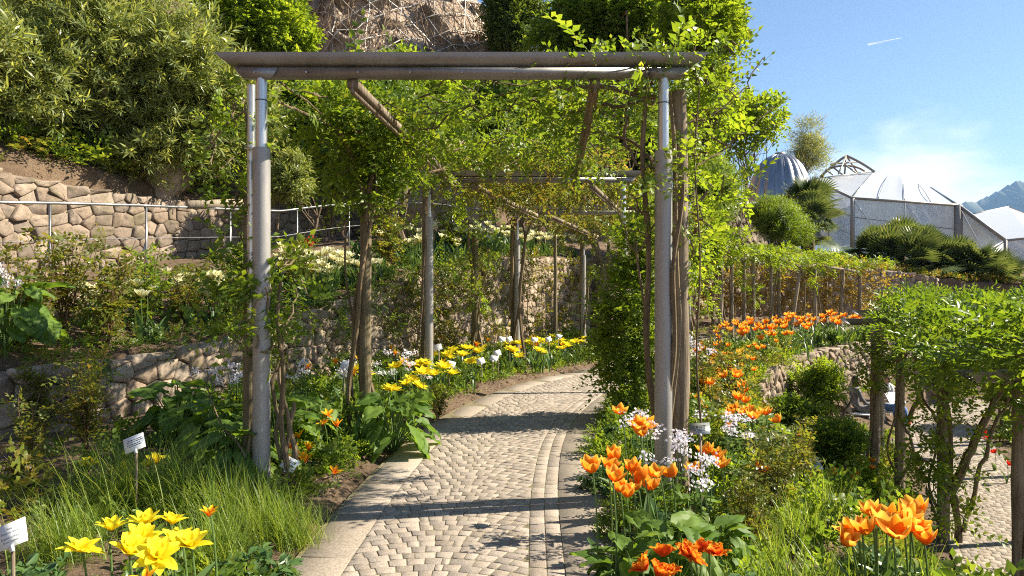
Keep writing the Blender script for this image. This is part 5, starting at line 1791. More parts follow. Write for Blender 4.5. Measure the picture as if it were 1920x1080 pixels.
for i, (px, D) in enumerate([(95, 2.5), (180, 2.55), (290, 2.5), (380, 2.7), (120, 3.0), (400, 2.95), (20, 2.6), (350, 2.5), (250, 3.1), (440, 3.3), (480, 3.5), (60, 3.1)]):
    p = P(px, 1000, D)
    put('leafy_bush', MOUND[2 if i % 3 else 0], p[0], p[1], rg.uniform(.6, .85), label='grey green leafy plant around the double yellow tulips', cat='plant', group='leafy plants round the yellow tulips')


for i, s in enumerate(np.arange(5.6, 15, .34)):
    p, t = PATH.at(s); x, y = p + np.array([t[1], -t[0]]) * (1.08 + .12 * math.sin(i * 2.1))
    put('leafy_bush', MOUND[(2, 0, 1, 4)[i % 4]], x, y, .42 + .22 * rg.random(), label='small leafy plant leaning over the right path edge', cat='plant', group='leafy plants on the right path edge')


for i, (px, D, s_) in enumerate([(20, 11.6, 1.3), (70, 11.9, 1.5), (120, 12.2, 1.2), (175, 12.6, 1.5), (225, 13.2, 1.3), (10, 12.6, 1.7), (95, 13.0, 1.7), (150, 13.6, 1.6), (330, 14.4, 1.2), (370, 15, 1.3)]):
    p = P(px, 300, D)
    put('leafy_bush', MOUND[(4, 3, 0)[i % 3]], p[0], p[1], s_, label='leafy plant at the foot of the oleanders above the upper wall', cat='plant', group='leafy plants under the oleanders')


# rose bushes: a few canes with bronze young leaves
def rose_parts(seed, H, n, sz=.17):
    rng = np.random.default_rng(seed)
    st, lf = G(), G()
    for k in range(n):
        a = rng.uniform(0, 6.28); ln = rng.uniform(.15, .6)
        t = np.linspace(0, 1, 7)
        h_ = H * rng.uniform(.6, 1.1)
        pts = np.c_[math.cos(a) * ln * H * .6 * t ** 1.2, math.sin(a) * ln * H * .6 * t ** 1.2, h_ * t] + rng.normal(size=(7, 3)) * .015
        st.tube(pts, np.linspace(.009, .003, 7), 5, False)
        m_ = 17
        u = rng.uniform(.2, 1, m_)
        pos = np.stack([np.interp(u, t, pts[:, j]) for j in range(3)], 1)
        d = rdir(m_, rng) * [1, 1, .5] + [0, 0, .35]
        lf.scat(S_ROSE[k % 4], pos, basis(d, rng.normal(size=(m_, 3)) * .4 + [0, 0, 1], sz * rng.uniform(.7, 1.3, m_)))
    return st.mesh('cane', M_RSTEM), lf.mesh('foliage', L_ROSE), lf.mesh('foliage', L_VINE)


ROSES = [rose_parts(s, 1.0, 10) for s in (1, 2, 3)]


def rose(x, y, s, label, k, green=False, group='rose bushes'):
    e_ = empty('rose_bush', (x, y, hz(x, y)), RNG.uniform(0, 6), label=label, cat='shrub', group=group)
    e_.scale = (s, s, s)
    link('cane', ROSES[k][0], e_); link('foliage', ROSES[k][2 if green else 1], e_)
    return e_


for i, (px, D, s, lb) in enumerate([
        (45, 6.9, 1.0, 'bronze leaved rose bush at the left edge on the raised bed'), (120, 7.6, 1.05, 'rose bush behind the leftmost cream tulips'), (200, 7.4, 1.1, 'rose bush above the cluster of cream tulips'),
        (270, 8.2, 1.0, 'green rose bush in the middle of the raised bed'), (345, 8.5, .8, 'rose bush behind the brightest cream tulips'), (400, 9.0, .8, 'rose bush left of the front left post, below the rail'), (440, 9.2, 1.0, 'rose bush right behind the front left post'),
        (560, 10.6, .9, 'rose bush below the railing right of the front left post'), (730, 13.0, 1.3, 'bronze rose bush by the railing left of the second frame'), (850, 15.6, 1.2, 'rose bush with bronze leaves behind the far cream tulips'), (840, 12.4, .8, 'reddish rose bush on the raised bed by the second frame'), (80, 6.2, .7, 'small rose bush on the wall top at the left edge')]):
    p = P(px, 520, D)
    rose(p[0], p[1], s, lb, i % 3, green=(i in (3, 6)))
for i, (px, D, s, lb) in enumerate([(1330, 7.5, .8, 'bronze rose bush behind the white flowers of the right bed'), (1370, 9.0, .9, 'rose bush left of the curved wall'), (1420, 10.5, .9, 'rose bush on the right bed near the curved wall top'), (1340, 11, 1.0, 'rose bush behind the mid orange tulips'),
                                    (1450, 4.6, .6, 'low bronze rose bush before the grey label of the right bed'), (1400, 4.0, .55, 'low rose bush among the grasses of the right bed'), (1500, 5.2, .6, 'low rose bush beside the flat stones'), (1310, 5.6, .7, 'rose bush right of the front right posts'),
                                    (50, 4.6, .6, 'small rose bush before the low wall at the left edge'), (160, 5.6, .8, 'thin rose bush climbing the low wall'), (820, 7.9, .45, 'dark red leaved small rose at the left path edge')]):
    p = P(px, 800, D)
    rose(p[0], p[1], s, lb, i % 3, green=(i in (7,)))


# broad leaved plants: every leaf a part
def broad_leaf(L, W, seed):
    n, m_ = 8, 7
    t = np.linspace(0, 1, n)
    w = W / 2 * np.sin(PI * np.clip(t * .90 + .10, 0, 1)) ** .6 * (1 - .3 * t)
    V = []
    for i in range(n):
        for u in np.linspace(-1, 1, m_):
            back = -.14 * L * (abs(u) ** 1.5) * (1 - t[i]) ** 2
            V.append([u * w[i], t[i] * L + back, -.34 * L * t[i] ** 1.9 + .22 * w[i] * abs(u) - .05 * w[i] * abs(u) ** 3 + .010 * math.sin(8 * t[i] + 5 * abs(u) + seed) + .006 * math.sin(19 * t[i] + 11 * u + seed)])
    i, j = np.meshgrid(np.arange(n - 1), np.arange(m_ - 1), indexing='ij'); i = i.ravel(); j = j.ravel()
    g = G(); g.add(V, [np.stack([i * m_ + j, i * m_ + j + 1, (i + 1) * m_ + j + 1, (i + 1) * m_ + j], 1)])
    return g.mesh('leaf', L_HOSTA, True)


BL = [broad_leaf(.20, .155, 1), broad_leaf(.23, .17, 2.3), broad_leaf(.16, .125, 4), broad_leaf(.18, .15, 5.5)]


def hosta(x, y, s, label, n=22, seed=0):
    rng = np.random.default_rng(seed)
    e_ = empty('broad_leaved_plant', (x, y, hz(x, y)), label=label, cat='plant')
    e_.scale = (s, s, s)
    st = G()
    for k in range(n):
        f = (k + .5) / n
        el = math.asin(min(.99, .12 + .86 * (1 - f))) + rng.normal() * .08
        a = k * 2.399 + rng.normal() * .25
        R_ = .24 * rng.uniform(.8, 1.1)
        loc = (R_ * math.cos(el) * math.cos(a), R_ * math.cos(el) * math.sin(a), .06 + .40 * math.sin(max(el, .05)) * rng.uniform(.85, 1.1))
        o = link('leaf', BL[rng.integers(0, 4)], e_, loc, (rng.uniform(-.15, .5) * (1 if f < .35 else -.9) - (.25 if f > .35 else 0), rng.normal() * .25, a - PI / 2 + rng.normal() * .3))
        q_ = rng.uniform(.7, 1.15)
        o.scale = (q_, q_, q_)
        tt = np.linspace(0, 1, 4)[:, None]
        st.tube(np.array([[0, 0, 0]]) * (1 - tt) + np.array(loc) * tt + np.array([0, 0, .05]) * np.sin(PI * tt), .005, 4, False)
    st.obj('stalks', M_STEM, e_)


for i, (px, D, s, lb) in enumerate([(738, 6.45, 1.25, 'lush broad leaved plant right of the vine trunks at path edge'), (520, 5.75, 1.1, 'broad leaved plant just right behind the front left post'), (405, 5.7, 1.15, 'broad leaved plant left of the front left post'), (330, 6.1, 1.2, 'broad leaved plant at the foot of the low wall'),
                                    (440, 5.1, 1.0, 'broad leaved plant behind the grass tufts'), (1185, 3.25, .85, 'large broad leaved plant by the path below the orange tulips'), (1265, 3.3, .85, 'broad leaved plant behind the scarlet tulips'), (1335, 3.6, .8, 'broad leaved plant in the right bed, by the grey label'),
                                    (1300, 4.1, .8, 'broad leaved plant at the foot of the front right posts'), (10, 6.6, 1.5, 'big dark leaved plant on the wall top at the left edge'), (560, 6.3, 1.1, 'broad leaved plant behind the flame tulips'), (1420, 6.0, .9, 'broad leaved plant in the middle of the right bed')]):
    p = P(px, 800, D)
    hosta(p[0], p[1], s, lb, 38, i)


# white and lilac blossom
def blossom_parts(seed):
    rng = np.random.default_rng(seed)
    st, lf, fl = G(), G(), G()
    pet = (np.array([[0, 0, 0], [.5, .6, .1], [0, 1, .05], [-.5, .6, .1]]), [np.array([[0, 1, 2, 3]])], np.array([0, .7, 1, .7]))
    for k in range(7):
        a = rng.uniform(0, 6.28); ln = rng.uniform(.1, .45)
        t = np.linspace(0, 1, 5); h_ = rng.uniform(.68, .88)
        pts = np.c_[math.cos(a) * ln * .5 * t, math.sin(a) * ln * .5 * t, h_ * t]
        st.tube(pts, np.linspace(.005, .003, 5), 4, False)
        u = rng.uniform(.1, .75, 7)
        pos = np.stack([np.interp(u, t, pts[:, j]) for j in range(3)], 1)
        lf.scat(leaf5(.65, .1, .3), pos, basis(rdir(7, rng) * [1, 1, .3] + [0, 0, .1], np.tile([0, 0, 1.], (7, 1)), rng.uniform(.06, .12, 7)))
        m_ = 26
        c = pts[-1] + rng.normal(size=(m_, 3)) * [.032, .032, .022]
        ax = norm(rdir(m_, rng) + [0, -.4, .7])
        for q in range(4):
            ref = norm(np.cross(ax, rdir(m_, rng))) if q == 0 else norm(np.cross(ax, ref))
            fl.scat(pet, c, basis(ref + ax * .15, ax, np.full(m_, .013)))
    return st.mesh('stem', M_STEM), lf.mesh('foliage', L_BED), fl.mesh('blossom', P_WHITE, attr=True)


BLOS = [blossom_parts(s) for s in (1, 2)]


def honesty(px, py, D, s, label, k=0, group='white lilac flowers'):
    p = P(px, py, D); z = hz(p[0], p[1])
    e_ = empty('honesty_plant', (p[0], p[1], z), RNG.uniform(0, 6), label=label, cat='flower', group=group)
    zs = max(.45, (p[2] + .02 - z) / .80)
    e_.scale = (s, s, zs)
    for nm_, me in zip(('stem', 'foliage', 'blossom'), BLOS[k]): link(nm_, me, e_)


for i, (px, py, D, s, lb) in enumerate([
        (1215, 800, 4.3, .95, 'white flowers before the front right posts'), (1262, 838, 4.1, .8, 'white flowers right above the orange tulip clump'), (1355, 795, 5.0, .9, 'white flowers in the middle of the right bed'), (1395, 800, 5.3, .9, 'white flowers among the mid orange tulips'), (1300, 645, 7.5, 1.0, 'white flowers right of the front right wooden post'),
        (1320, 880, 3.9, .7, 'white flowers by the broad leaves of the right bed'), (750, 670, 8.2, 1.0, 'white flowers left of the second frame post'), (705, 690, 8.0, .9, 'white flowers between vine trunks and second frame'), (785, 700, 8.6, .9, 'white flowers at the foot of the second frame post'), (650, 690, 7.4, .8, 'white flowers left of the vine trunks'),
        (400, 705, 6.3, .8, 'lilac white flowers before the low wall left of the front post'), (440, 695, 6.5, .8, 'lilac white flowers close to the front left post'), (10, 515, 6.4, .6, 'lilac flowers at the left edge on the raised bed'), (560, 690, 6.6, .7, 'lilac flowers right behind the front left post'), (1440, 790, 6.2, .6, 'pale lilac flowers right of the orange tulips in the right bed')]):
    honesty(px, py, D, s, lb, i % 2)


# ------------------------------------------------------------------ tulips
def petal_geo(L, W, r0, p0, p1, cup, rows=6, cols=5, point=1.0, ruf=0.0, seed=0):
    rng = np.random.default_rng(seed)
    t = np.linspace(0, 1, rows)
    phi = np.radians(p0 + (p1 - p0) * t)
    r = r0 + np.concatenate([[0], np.cumsum(np.sin(phi[:-1]) * L / (rows - 1))])
    z = np.concatenate([[0], np.cumsum(np.cos(phi[:-1]) * L / (rows - 1))])
    w = W / 2 * np.sin(PI * np.clip(.10 + .87 * t ** .9, 0, 1)) ** (.75 * point)
    V, T = [], []
    for i in range(rows):
        for u in np.linspace(-1, 1, cols):
            cc_ = cup * u * u * w[i] + ruf * rng.normal() * t[i]
            V.append([u * w[i], r[i] - cc_ * math.cos(phi[i]), z[i] + cc_ * math.sin(phi[i]) + ruf * .5 * rng.normal() * t[i]])
            T.append(t[i] * (1 - .25 * (1 - abs(u))) + .1 * abs(u))
    i, j = np.meshgrid(np.arange(rows - 1), np.arange(cols - 1), indexing='ij'); i = i.ravel(); j = j.ravel()
    return np.array(V), [np.stack([i * cols + j, i * cols + j + 1, (i + 1) * cols + j + 1, (i + 1) * cols + j], 1)], np.array(T)


KIND = {
    'orange': ([(3, (.085, .062, .006, 62, -2, .55), 0), (3, (.088, .058, .004, 50, 4, .55), 60)], P_ORANGE),
    'open_orange': ([(3, (.10, .062, .006, 60, 22, .45), 0), (3, (.098, .058, .004, 46, 12, .5), 60)], P_ORANGE),
    'yellow': ([(6, (.085, .048, .006, 62, 84, .35), 0), (6, (.078, .046, .005, 45, 55, .4), 30), (5, (.055, .036, .003, 22, 30, .4), 10)], P_YELLOW),
    'flame': ([(3, (.085, .034, .005, 38, 62, .5), 0), (3, (.082, .032, .004, 28, 48, .5), 60)], P_LILY),
    'scarlet': ([(6, (.068, .046, .006, 55, 60, .3, 6, 5, 1, .005), 0), (6, (.06, .042, .005, 35, 35, .3, 6, 5, 1, .005), 30), (4, (.045, .034, .003, 15, 20, .3, 6, 5, 1, .004), 10)], P_PARROT),
    'cream': ([(6, (.068, .05, .005, 55, 25, .45), 0), (4, (.055, .042, .004, 32, 8, .45), 30)], P_CREAM),
    'red': ([(3, (.07, .052, .006, 60, 0, .55), 0), (3, (.07, .05, .004, 50, 4, .55), 60)], P_RED),
}
FL = {}
for kd, (wh, mt) in KIND.items():
    pets = []
    far = G()
    for wi, (n, a, rot) in enumerate(wh):
        V, F, T = petal_geo(*a, seed=wi)
        g = G(); g.add(V, F, T)
        pets.append((n, g.mesh('petal', mt, True, True), rot))
        a2 = list(a) + [6, 5][len(a) - 6:] if len(a) < 8 else list(a)
        Vf, Ff, Tf = petal_geo(*a[:6], rows=4, cols=3, seed=wi)
        for k in range(n):
            an = rad(rot + 360 / n * k)
            Rz = np.array([[math.cos(an), -math.sin(an), 0], [math.sin(an), math.cos(an), 0], [0, 0, 1]])
            far.add(Vf @ Rz.T, Ff, Tf)
    FL[kd] = (pets, far.mesh('flower', mt, True, True))
tt = np.linspace(0, 1, 6)
g = G(); g.tube(np.c_[.02 * np.sin(tt * PI), 0 * tt, tt], np.linspace(.0052, .0042, 6), 6); STEM = g.mesh('stem', M_STEM, True)
LEAVES = []
for k in range(3):
    V, F, T = petal_geo(.34 - .04 * k, .055 + .008 * k, .004, 6, 42 + 14 * k, .5, rows=8, cols=3, point=1.2)
    g = G(); g.add(V, F, T); LEAVES.append(g.mesh('leaf', L_TULIP, True))
RT = np.random.default_rng(123)


def tulip(kind, head, label, group, near=False, scale=1.0, leaves=2, tilt=.22):
    scale *= RT.uniform(.82, 1.14)
    hx, hy, hz_ = head
    bx, by = hx + RT.normal() * .03, hy + RT.normal() * .03
    bz = hz(bx, by)
    H = max(.12, hz_ - bz - .04)
    root = empty(kind.replace('open_', '') + '_tulip', (bx, by, bz), label=label, cat='tulip', group=group)
    lean = Matrix.Translation((0, 0, 0))
    st = link('stem', STEM, root)
    sx, sy = (hx - bx) / H, (hy - by) / H
    st.matrix_local = Matrix(((1, 0, sx * H, 0), (0, 1, sy * H, 0), (0, 0, H, 0), (0, 0, 0, 1)))
    for k in range(leaves):
        s_ = RT.uniform(.7, 1.15) * min(1.15, H / .38)
        link('leaf', LEAVES[RT.integers(0, 3)], root, (0, 0, 0), (0, 0, RT.uniform(0, 6.28)), (s_, s_, s_))
    tl = Matrix.Translation((hx - bx, hy - by, H)) @ Matrix.Rotation(RT.normal() * tilt, 4, 'X') @ Matrix.Rotation(RT.normal() * tilt, 4, 'Y') @ Matrix.Rotation(RT.uniform(0, 6.28), 4, 'Z') @ Matrix.Scale(scale, 4)
    pets, farm = FL[kind]
    op = RT.uniform(-.22, .24)
    if near:
        for n, me, rot in pets:
            for k in range(n):
                o = link('petal', me, root)
                o.matrix_local = tl @ Matrix.Rotation(rad(rot + 360 / n * k) + RT.normal() * .06, 4, 'Z') @ Matrix.Rotation(-op + RT.normal() * .10, 4, 'X')
    else:
        o = link('flower', farm, root); o.matrix_local = tl
    return root


def clump(kind, heads, what, group, near, scale, leaves=2, tilt=.22):
    """heads (px, py, D); labelled by their order from the left"""
    heads = sorted(heads, key=lambda h: h[0])
    for i, h in enumerate(heads):
        lb = what % (ORD[i] + ' from the left') if i < len(ORD) else what % 'one'
        tulip(kind, P(*h), lb, group, near, scale, leaves, tilt)


clump('yellow', [(152, 1016, 2.75), (208, 978, 2.9), (272, 968, 2.95), (322, 966, 3.0), (240, 1022, 2.7), (294, 1026, 2.65), (356, 1008, 2.8), (262, 1000, 2.85), (330, 1000, 2.95)], 'double yellow tulip, %s in the front left clump', 'yellow tulips in the front left clump', True, .98, 1, .3)
clump('flame', [(392, 952, 3.1), (272, 1074, 2.55)], 'yellow tulip striped red, %s, near the yellow clump', 'striped tulips near the yellow clump', True, .72, 2, .1)
clump('flame', [(545, 832, 5.4), (562, 852, 5.5), (578, 836, 5.6), (560, 812, 5.7), (632, 792, 6.0), (607, 788, 6.1), (615, 772, 6.2), (626, 912, 5.2), (572, 858, 5.3), (548, 862, 5.2)], 'flame orange tulip, %s, behind the third plant label', 'flame tulips behind the third plant label', True, 1.0, 2)
clump('yellow', [(232, 882, 4.9), (290, 868, 5.1), (165, 886, 5.0), (276, 880, 5.0)], 'yellow tulip, %s, hidden in the grass by the second label', 'yellow tulips in the grass', False, .9, 1)
clump('orange', [(1110, 872, 3.45), (1142, 866, 3.5), (1153, 888, 3.35), (1188, 872, 3.6), (1174, 918, 3.5), (1206, 888, 3.6), (1228, 880, 3.7), (1160, 908, 3.45), (1150, 852, 3.6), (1192, 905, 3.6), (1262, 882, 3.9), (1218, 905, 3.65)], 'orange tulip, %s in the clump at the right path edge', 'orange tulips at the right path edge', True, 1.0, 2)
clump('orange', [(1162, 766, 4.6), (1196, 792, 4.3), (1213, 790, 4.35), (1205, 806, 4.3)], 'orange tulip, %s, behind the path edge clump', 'orange tulips behind the path edge clump', True, 1.0, 2)
clump('scarlet', [(1213, 1050, 2.8), (1243, 1026, 2.9), (1256, 1060, 2.75), (1288, 1020, 2.95), (1318, 1018, 3.0), (1345, 1022, 2.95), (1232, 1062, 2.75), (1300, 1034, 2.9)], 'ruffled scarlet tulip, %s in the row at bottom', 'scarlet tulips at the bottom', True, .95, 1, .35)
clump('open_orange', [(1580, 1004, 2.95), (1606, 984, 3.0), (1636, 952, 3.1), (1624, 986, 2.95), (1656, 976, 3.0), (1682, 990, 2.9), (1694, 962, 3.05), (1722, 956, 3.1), (1738, 1004, 2.95), (1708, 980, 3.0), (1672, 958, 3.15)], 'big orange tulip, %s in the lower right clump', 'big orange tulips at lower right', True, .98, 2, .25)
clump('orange', [(1302, 874, 4.4), (1325, 842, 4.6), (1344, 850, 4.7), (1425, 874, 4.6), (1352, 866, 4.5), (1290, 742, 6.5), (1310, 740, 6.6), (1332, 714, 7.2), (1368, 772, 5.8), (1384, 742, 6.2), (1392, 770, 5.8), (1412, 777, 5.7), (1436, 770, 5.8), (1460, 784, 5.6), (1364, 792, 5.6), (1380, 762, 6.0), (1398, 748, 6.2), (1405, 764, 5.9), (1322, 756, 6.4)], 'orange tulip, %s across the middle of the right bed', 'orange tulips in the middle of the right bed', False, 1.1, 2)
# far orange drift
rg = np.random.default_rng(55)
for i in range(120):
    px = rg.uniform(1300, 1650); D = rg.uniform(15.5, 19.5)
    x = (px - 960) / 1280 * D
    if PATH.near([x], [D])[1][0] > -1.0 or RWALL.near([x], [D])[1][0] < .1: continue
    z = hz(x, D)
    tulip('orange', (x, D, z + rg.uniform(.5, .75)), 'orange tulip in the far drift before the distant vine posts', 'orange tulips of the far drift', False, 1.75, 1)
for i in range(80):
    px = rg.uniform(1300, 1480); D = rg.uniform(7, 14.5)
    x = (px - 960) / 1280 * D
    if RWALL.near([x], [D])[1][0] < .1: continue
    tulip('orange', (x, D, hz(x, D) + rg.uniform(.4, .6)), 'orange tulip above the curved wall in the right bed', 'orange tulips above the curved wall', False, 1.2, 1)
for i in range(26):
    px = rg.uniform(1500, 1640); D = rg.uniform(7.5, 12)
    x = (px - 960) / 1280 * D
    if LOWER.near([x], [D])[1][0] < 1.1: continue
    tulip('orange', (x, D, hz(x, D) + rg.uniform(.3, .5)), 'orange tulip on the bank below the curved wall', 'orange tulips on the bank', False, 1.0, 1)
# yellow along the left path edge
for i in range(58):
    s = rg.uniform(10.4, 19); d = rg.uniform(1.15, 2.2)
    p, t = PATH.at(s); x, y = p + np.array([-t[1], t[0]]) * d
    tulip('yellow', (x, y, hz(x, y) + rg.uniform(.32, .5)), 'yellow tulip along the left edge of the path', 'yellow tulips along the path', False, 1.6, 1)
for i in range(26):
    s = rg.uniform(10.5, 18); d = rg.uniform(1.6, 2.8)
    p, t = PATH.at(s); x, y = p + np.array([-t[1], t[0]]) * d
    tulip('flame', (x, y, hz(x, y) + rg.uniform(.35, .6)), 'flame orange tulip behind the yellow ones left of the path', 'flame tulips along the path', False, 1.2, 1)
# cream tulips on the raised bed
for (x0, x1, y0, y1, D0, D1, n, sc_, lb) in [(140, 290, 530, 566, 7.6, 8.4, 20, 1.7, 'cream tulip among the rose bushes of the raised bed'), (310, 450, 512, 552, 8.7, 9.8, 32, 1.8, 'pale yellow tulip left of the front left post'), (520, 770, 470, 512, 10.4, 12.4, 110, 1.9, 'cream tulip in the dense drift right of front left post'),
                                             (505, 590, 530, 550, 9.2, 9.8, 5, 1.3, 'cream tulip just right of the front left post')]:
    for i in range(n):
        D = rg.uniform(D0, D1); p = P(rg.uniform(x0, x1), rg.uniform(y0, y1), D)
        z = hz(p[0], p[1])
        p[2] = z + np.clip(p[2] - z, .3, .78)
        if WALL1.near([p[0]], [p[1]])[1][0] < .1: continue
        tulip('cream', p, lb, lb.replace('cream tulip', 'cream tulips').replace('pale yellow tulip', 'pale yellow tulips'), False, sc_, 2)
for i in range(105):
    u = rg.uniform(14.2, 23.5); dd = rg.uniform(.22, 1.3)
    p, t = WALL1.at(u); x, y = p + np.array([-t[1], t[0]]) * dd
    tulip('cream', (x, y, hz(x, y) + rg.uniform(.42, .66)), 'cream tulip in the far drift above the long wall', 'cream tulips in the far drift above the long wall', False, 2.2, 2)
tulip('red', P(582, 456, 10.8), 'single red tulip by the railing right of the front left post', None, False, 2.3)
for i, (px, py, D) in enumerate([(1852, 822, 13), (1866, 846, 12.4), (1890, 868, 11.6), (1846, 812, 13.6)]):
    tulip('red', P(px, py, D), 'red tulip, %s beyond the lower path' % (['second from the left', 'third from the left', 'rightmost', 'leftmost'][i]), 'red tulips beyond the lower path', False, 1.4)
# strap leaves between the cream tulips
SL = G()
rr_ = np.random.default_rng(4)
V, F, T = petal_geo(.34, .045, .004, 6, 60, .5, rows=6, cols=3, point=1.2)
for k in range(14):
    an = rr_.uniform(0, 6.28); Rz = np.array([[math.cos(an), -math.sin(an), 0], [math.sin(an), math.cos(an), 0], [0, 0, 1]])
    SL.add((V * rr_.uniform(.7, 1.2)) @ Rz.T + [rr_.normal() * .08, rr_.normal() * .08, 0], F)
SLM = SL.mesh('strap_leaves', L_TULIP, True)
for i in range(85):
    u = rg.uniform(8.5, 22); d = rg.uniform(.2, 1.7)
    p, t = WALL1.at(u); x, y = p + np.array([-t[1], t[0]]) * d
    put('leaf_clump', SLM, x, y, rg.uniform(.9, 1.5), label='clump of strap leaves under the cream tulips', cat='plant', group='leaf clumps under the cream tulips')
for i in range(40):
    px = rg.uniform(1300, 1650); D = rg.uniform(15.5, 19.5); x = (px - 960) / 1280 * D
    if PATH.near([x], [D])[1][0] > -1.0 or RWALL.near([x], [D])[1][0] < .1: continue
    put('leaf_clump', SLM, x, D, rg.uniform(1.0, 1.6), label='clump of strap leaves under the far orange tulips', cat='plant', group='leaf clumps in the far drift')
for i in range(60):
    s = rg.uniform(9, 20); d = rg.uniform(1.15, 2.4)
    p, t = PATH.at(s); x, y = p + np.array([-t[1], t[0]]) * d
    put('leaf_clump', SLM, x, y, rg.uniform(.7, 1.2), label='clump of strap leaves along the left path edge', cat='plant', group='leaf clumps along the path')


# ------------------------------------------------------------------ plant labels
def plant_label(px, py, D, size, label, mat=None, rx=-.6, rz=0.0, roll=0.0, text=None, marks=True, group='plant labels'):
    p = P(px, py, D)
    z0 = hz(p[0], p[1])
    root = empty('plant_label', (p[0], p[1], z0), label=label, cat='plant label', group=group)
    Rm = (Matrix.Rotation(rz, 4, 'Z') @ Matrix.Rotation(rx, 4, 'X') @ Matrix.Rotation(roll, 4, 'Y'))
    top = Matrix.Translation((0, 0, p[2] - z0)) @ Rm
    w, h_ = size, size * .8
    g = G(); g.box((0, 0, 0), (w, .004, h_))
    pl = g.obj('plate', mat or M_LABEL, root); pl.matrix_local = top
    if text:
        for k, ln in enumerate(text):
            cu = bpy.data.curves.new('lettering', 'FONT'); cu.body = ln; cu.size = size * .10; cu.align_x = 'CENTER'; cu.align_y = 'CENTER'
            cu.materials.append(M_INK)
            to = bpy.data.objects.new('lettering', cu); COL.objects.link(to)
            tm = bpy.data.meshes.new_from_object(to.evaluated_get(bpy.context.evaluated_depsgraph_get()))
            bpy.data.objects.remove(to)
            o = link('lettering', tm, pl)
            o.location = (0, -.0026, h_ * (.27 - .16 * k) - (.05 * h_ if k > 1 else 0)); o.rotation_euler = (rad(90), 0, 0)
    elif marks:
        g = G(); r_ = np.random.default_rng(int(px))
        for k, zz in enumerate((.24, .12, -.04, -.16)):
            x = -w * r_.uniform(.22, .36)
            while x < w * .3:
                l = w * r_.uniform(.05, .16); g.box((x + l / 2, -.0028, h_ * zz), (l, .001, h_ * .045)); x += l + w * .03
        o = g.obj('lettering', M_INK, pl)
    g = G(); g.box((0, -.001, -h_ * .56), (size * .13, .007, size * .22))
    c = g.obj('clip', mat or M_LABEL, root); c.matrix_local = top
    e_ = top @ Vector((0, .004, -h_ * .58))
    g = G(); g.bar((e_[0], e_[1], e_[2]), (e_[0] + RNG.normal() * .02, e_[1] + .03, -.1), .014, .006, up=(0, 1, 0))
    g.obj('stake', M_WOOD, root)


plant_label(20, 1003, 2.8, .125, 'white plant label with printed text at the lower left corner', roll=-.42, rx=-.45, text=['Rosa', 'Summer Song', 'Englische Rose', 'Rosa inglese'])
plant_label(252, 831, 4.3, .125, 'white plant label above the grass tufts before the low wall', roll=-.42, rx=-.5)
plant_label(543, 870, 4.95, .115, 'white plant label right of the front left post', roll=.42, rx=-.6)
plant_label(598, 795, 6.2, .125, 'plant label seen almost edge-on beside the flame tulips', M_LABELG, rz=1.15, roll=.2, rx=-.5)
for i, (px, py, D, lb) in enumerate([(845, 683, 9.6, 'small white label behind the yellow tulips, nearest the second frame'), (901, 677, 10.6, 'small white label left of the stout post foot'), (926, 672, 10.8, 'tilted small white label right of the stout post foot'), (932, 662, 11.2, 'small label higher behind the tilted one'),
                                     (941, 636, 12.6, 'small white label left of the third frame post'), (954, 636, 12.8, 'small white label touching the third frame post'), (1002, 637, 13.4, 'small white label right of the third frame post'), (1028, 636, 13.8, 'small white label further right of the third frame post'), (1048, 631, 14.6, 'farthest small label before the fourth frame'), (821, 651, 10.4, 'small dark label right of the second frame post'), (650, 685, 7.2, 'small white label left of the vine trunks')]):
    plant_label(px, py, D, .125, lb, roll=.3 * (-1) ** i, rx=-.6, marks=False)
plant_label(1312, 804, 4.3, .125, 'grey plant label tilted over the orange tulips by front right posts', M_LABELG, rz=-.5, roll=-.25, rx=-1.0)
plant_label(1522, 872, 5.4, .14, 'grey plant label leaning in the right bed before the flat stones', M_LABELG, rz=-.35, roll=-.35, rx=-.75)

# ------------------------------------------------------------------ the two people on the niche
def figure(name, verts, edges, radii, mat, parent=None):
    me = bpy.data.meshes.new(name)
    me.from_pydata(verts, edges, [])
    o = bpy.data.objects.new(name, me); COL.objects.link(o)
    md = o.modifiers.new('s', 'SKIN')
    for i, r in enumerate(radii):
        me.skin_vertices[0].data[i].radius = (r, r) if not isinstance(r, tuple) else r
    me.skin_vertices[0].data[0].use_root = True
    o.modifiers.new('d', 'SUBSURF').levels = 2
    dg = bpy.context.evaluated_depsgraph_get()
    nm_ = bpy.data.meshes.new_from_object(o.evaluated_get(dg))
    nm_.materials.clear()
    nm_.materials.append(mat)
    nm_.polygons.foreach_set('use_smooth', np.ones(len(nm_.polygons), dtype=bool))
    bpy.data.objects.remove(o)
    return link(name, nm_, parent)


M_SKIN = plain_mat('skin', (.55, .33, .24), .55, 0, .1)
M_JEANS = plain_mat('blue_jeans', (.10, .20, .42), .85, 0, .3)
M_COAT = plain_mat('grey_jacket', (.14, .13, .135), .85, 0, .25)
M_BEIGE = plain_mat('beige_coat', (.42, .34, .28), .85, 0, .2)
M_HAIR = plain_mat('dark_hair', (.035, .022, .016), .5, 0, .3, 60)
M_GLASS = plain_mat('dark_lens', (.01, .01, .012), .15)
M_REDBAG = plain_mat('red_cloth', (.55, .05, .03), .7)


def ellip(c, r, n=10, m_=8):
    th = np.linspace(0, PI, m_ + 1); ph = np.arange(n) * 2 * PI / n
    V = [[c[0] + r[0] * math.sin(a) * math.cos(b), c[1] + r[1] * math.sin(a) * math.sin(b), c[2] + r[2] * math.cos(a)] for a in th for b in ph]
    F = [[a * n + (b + 1) % n, a * n + b, (a + 1) * n + b, (a + 1) * n + (b + 1) % n] for a in range(m_) for b in range(n)]
    return V, [F]


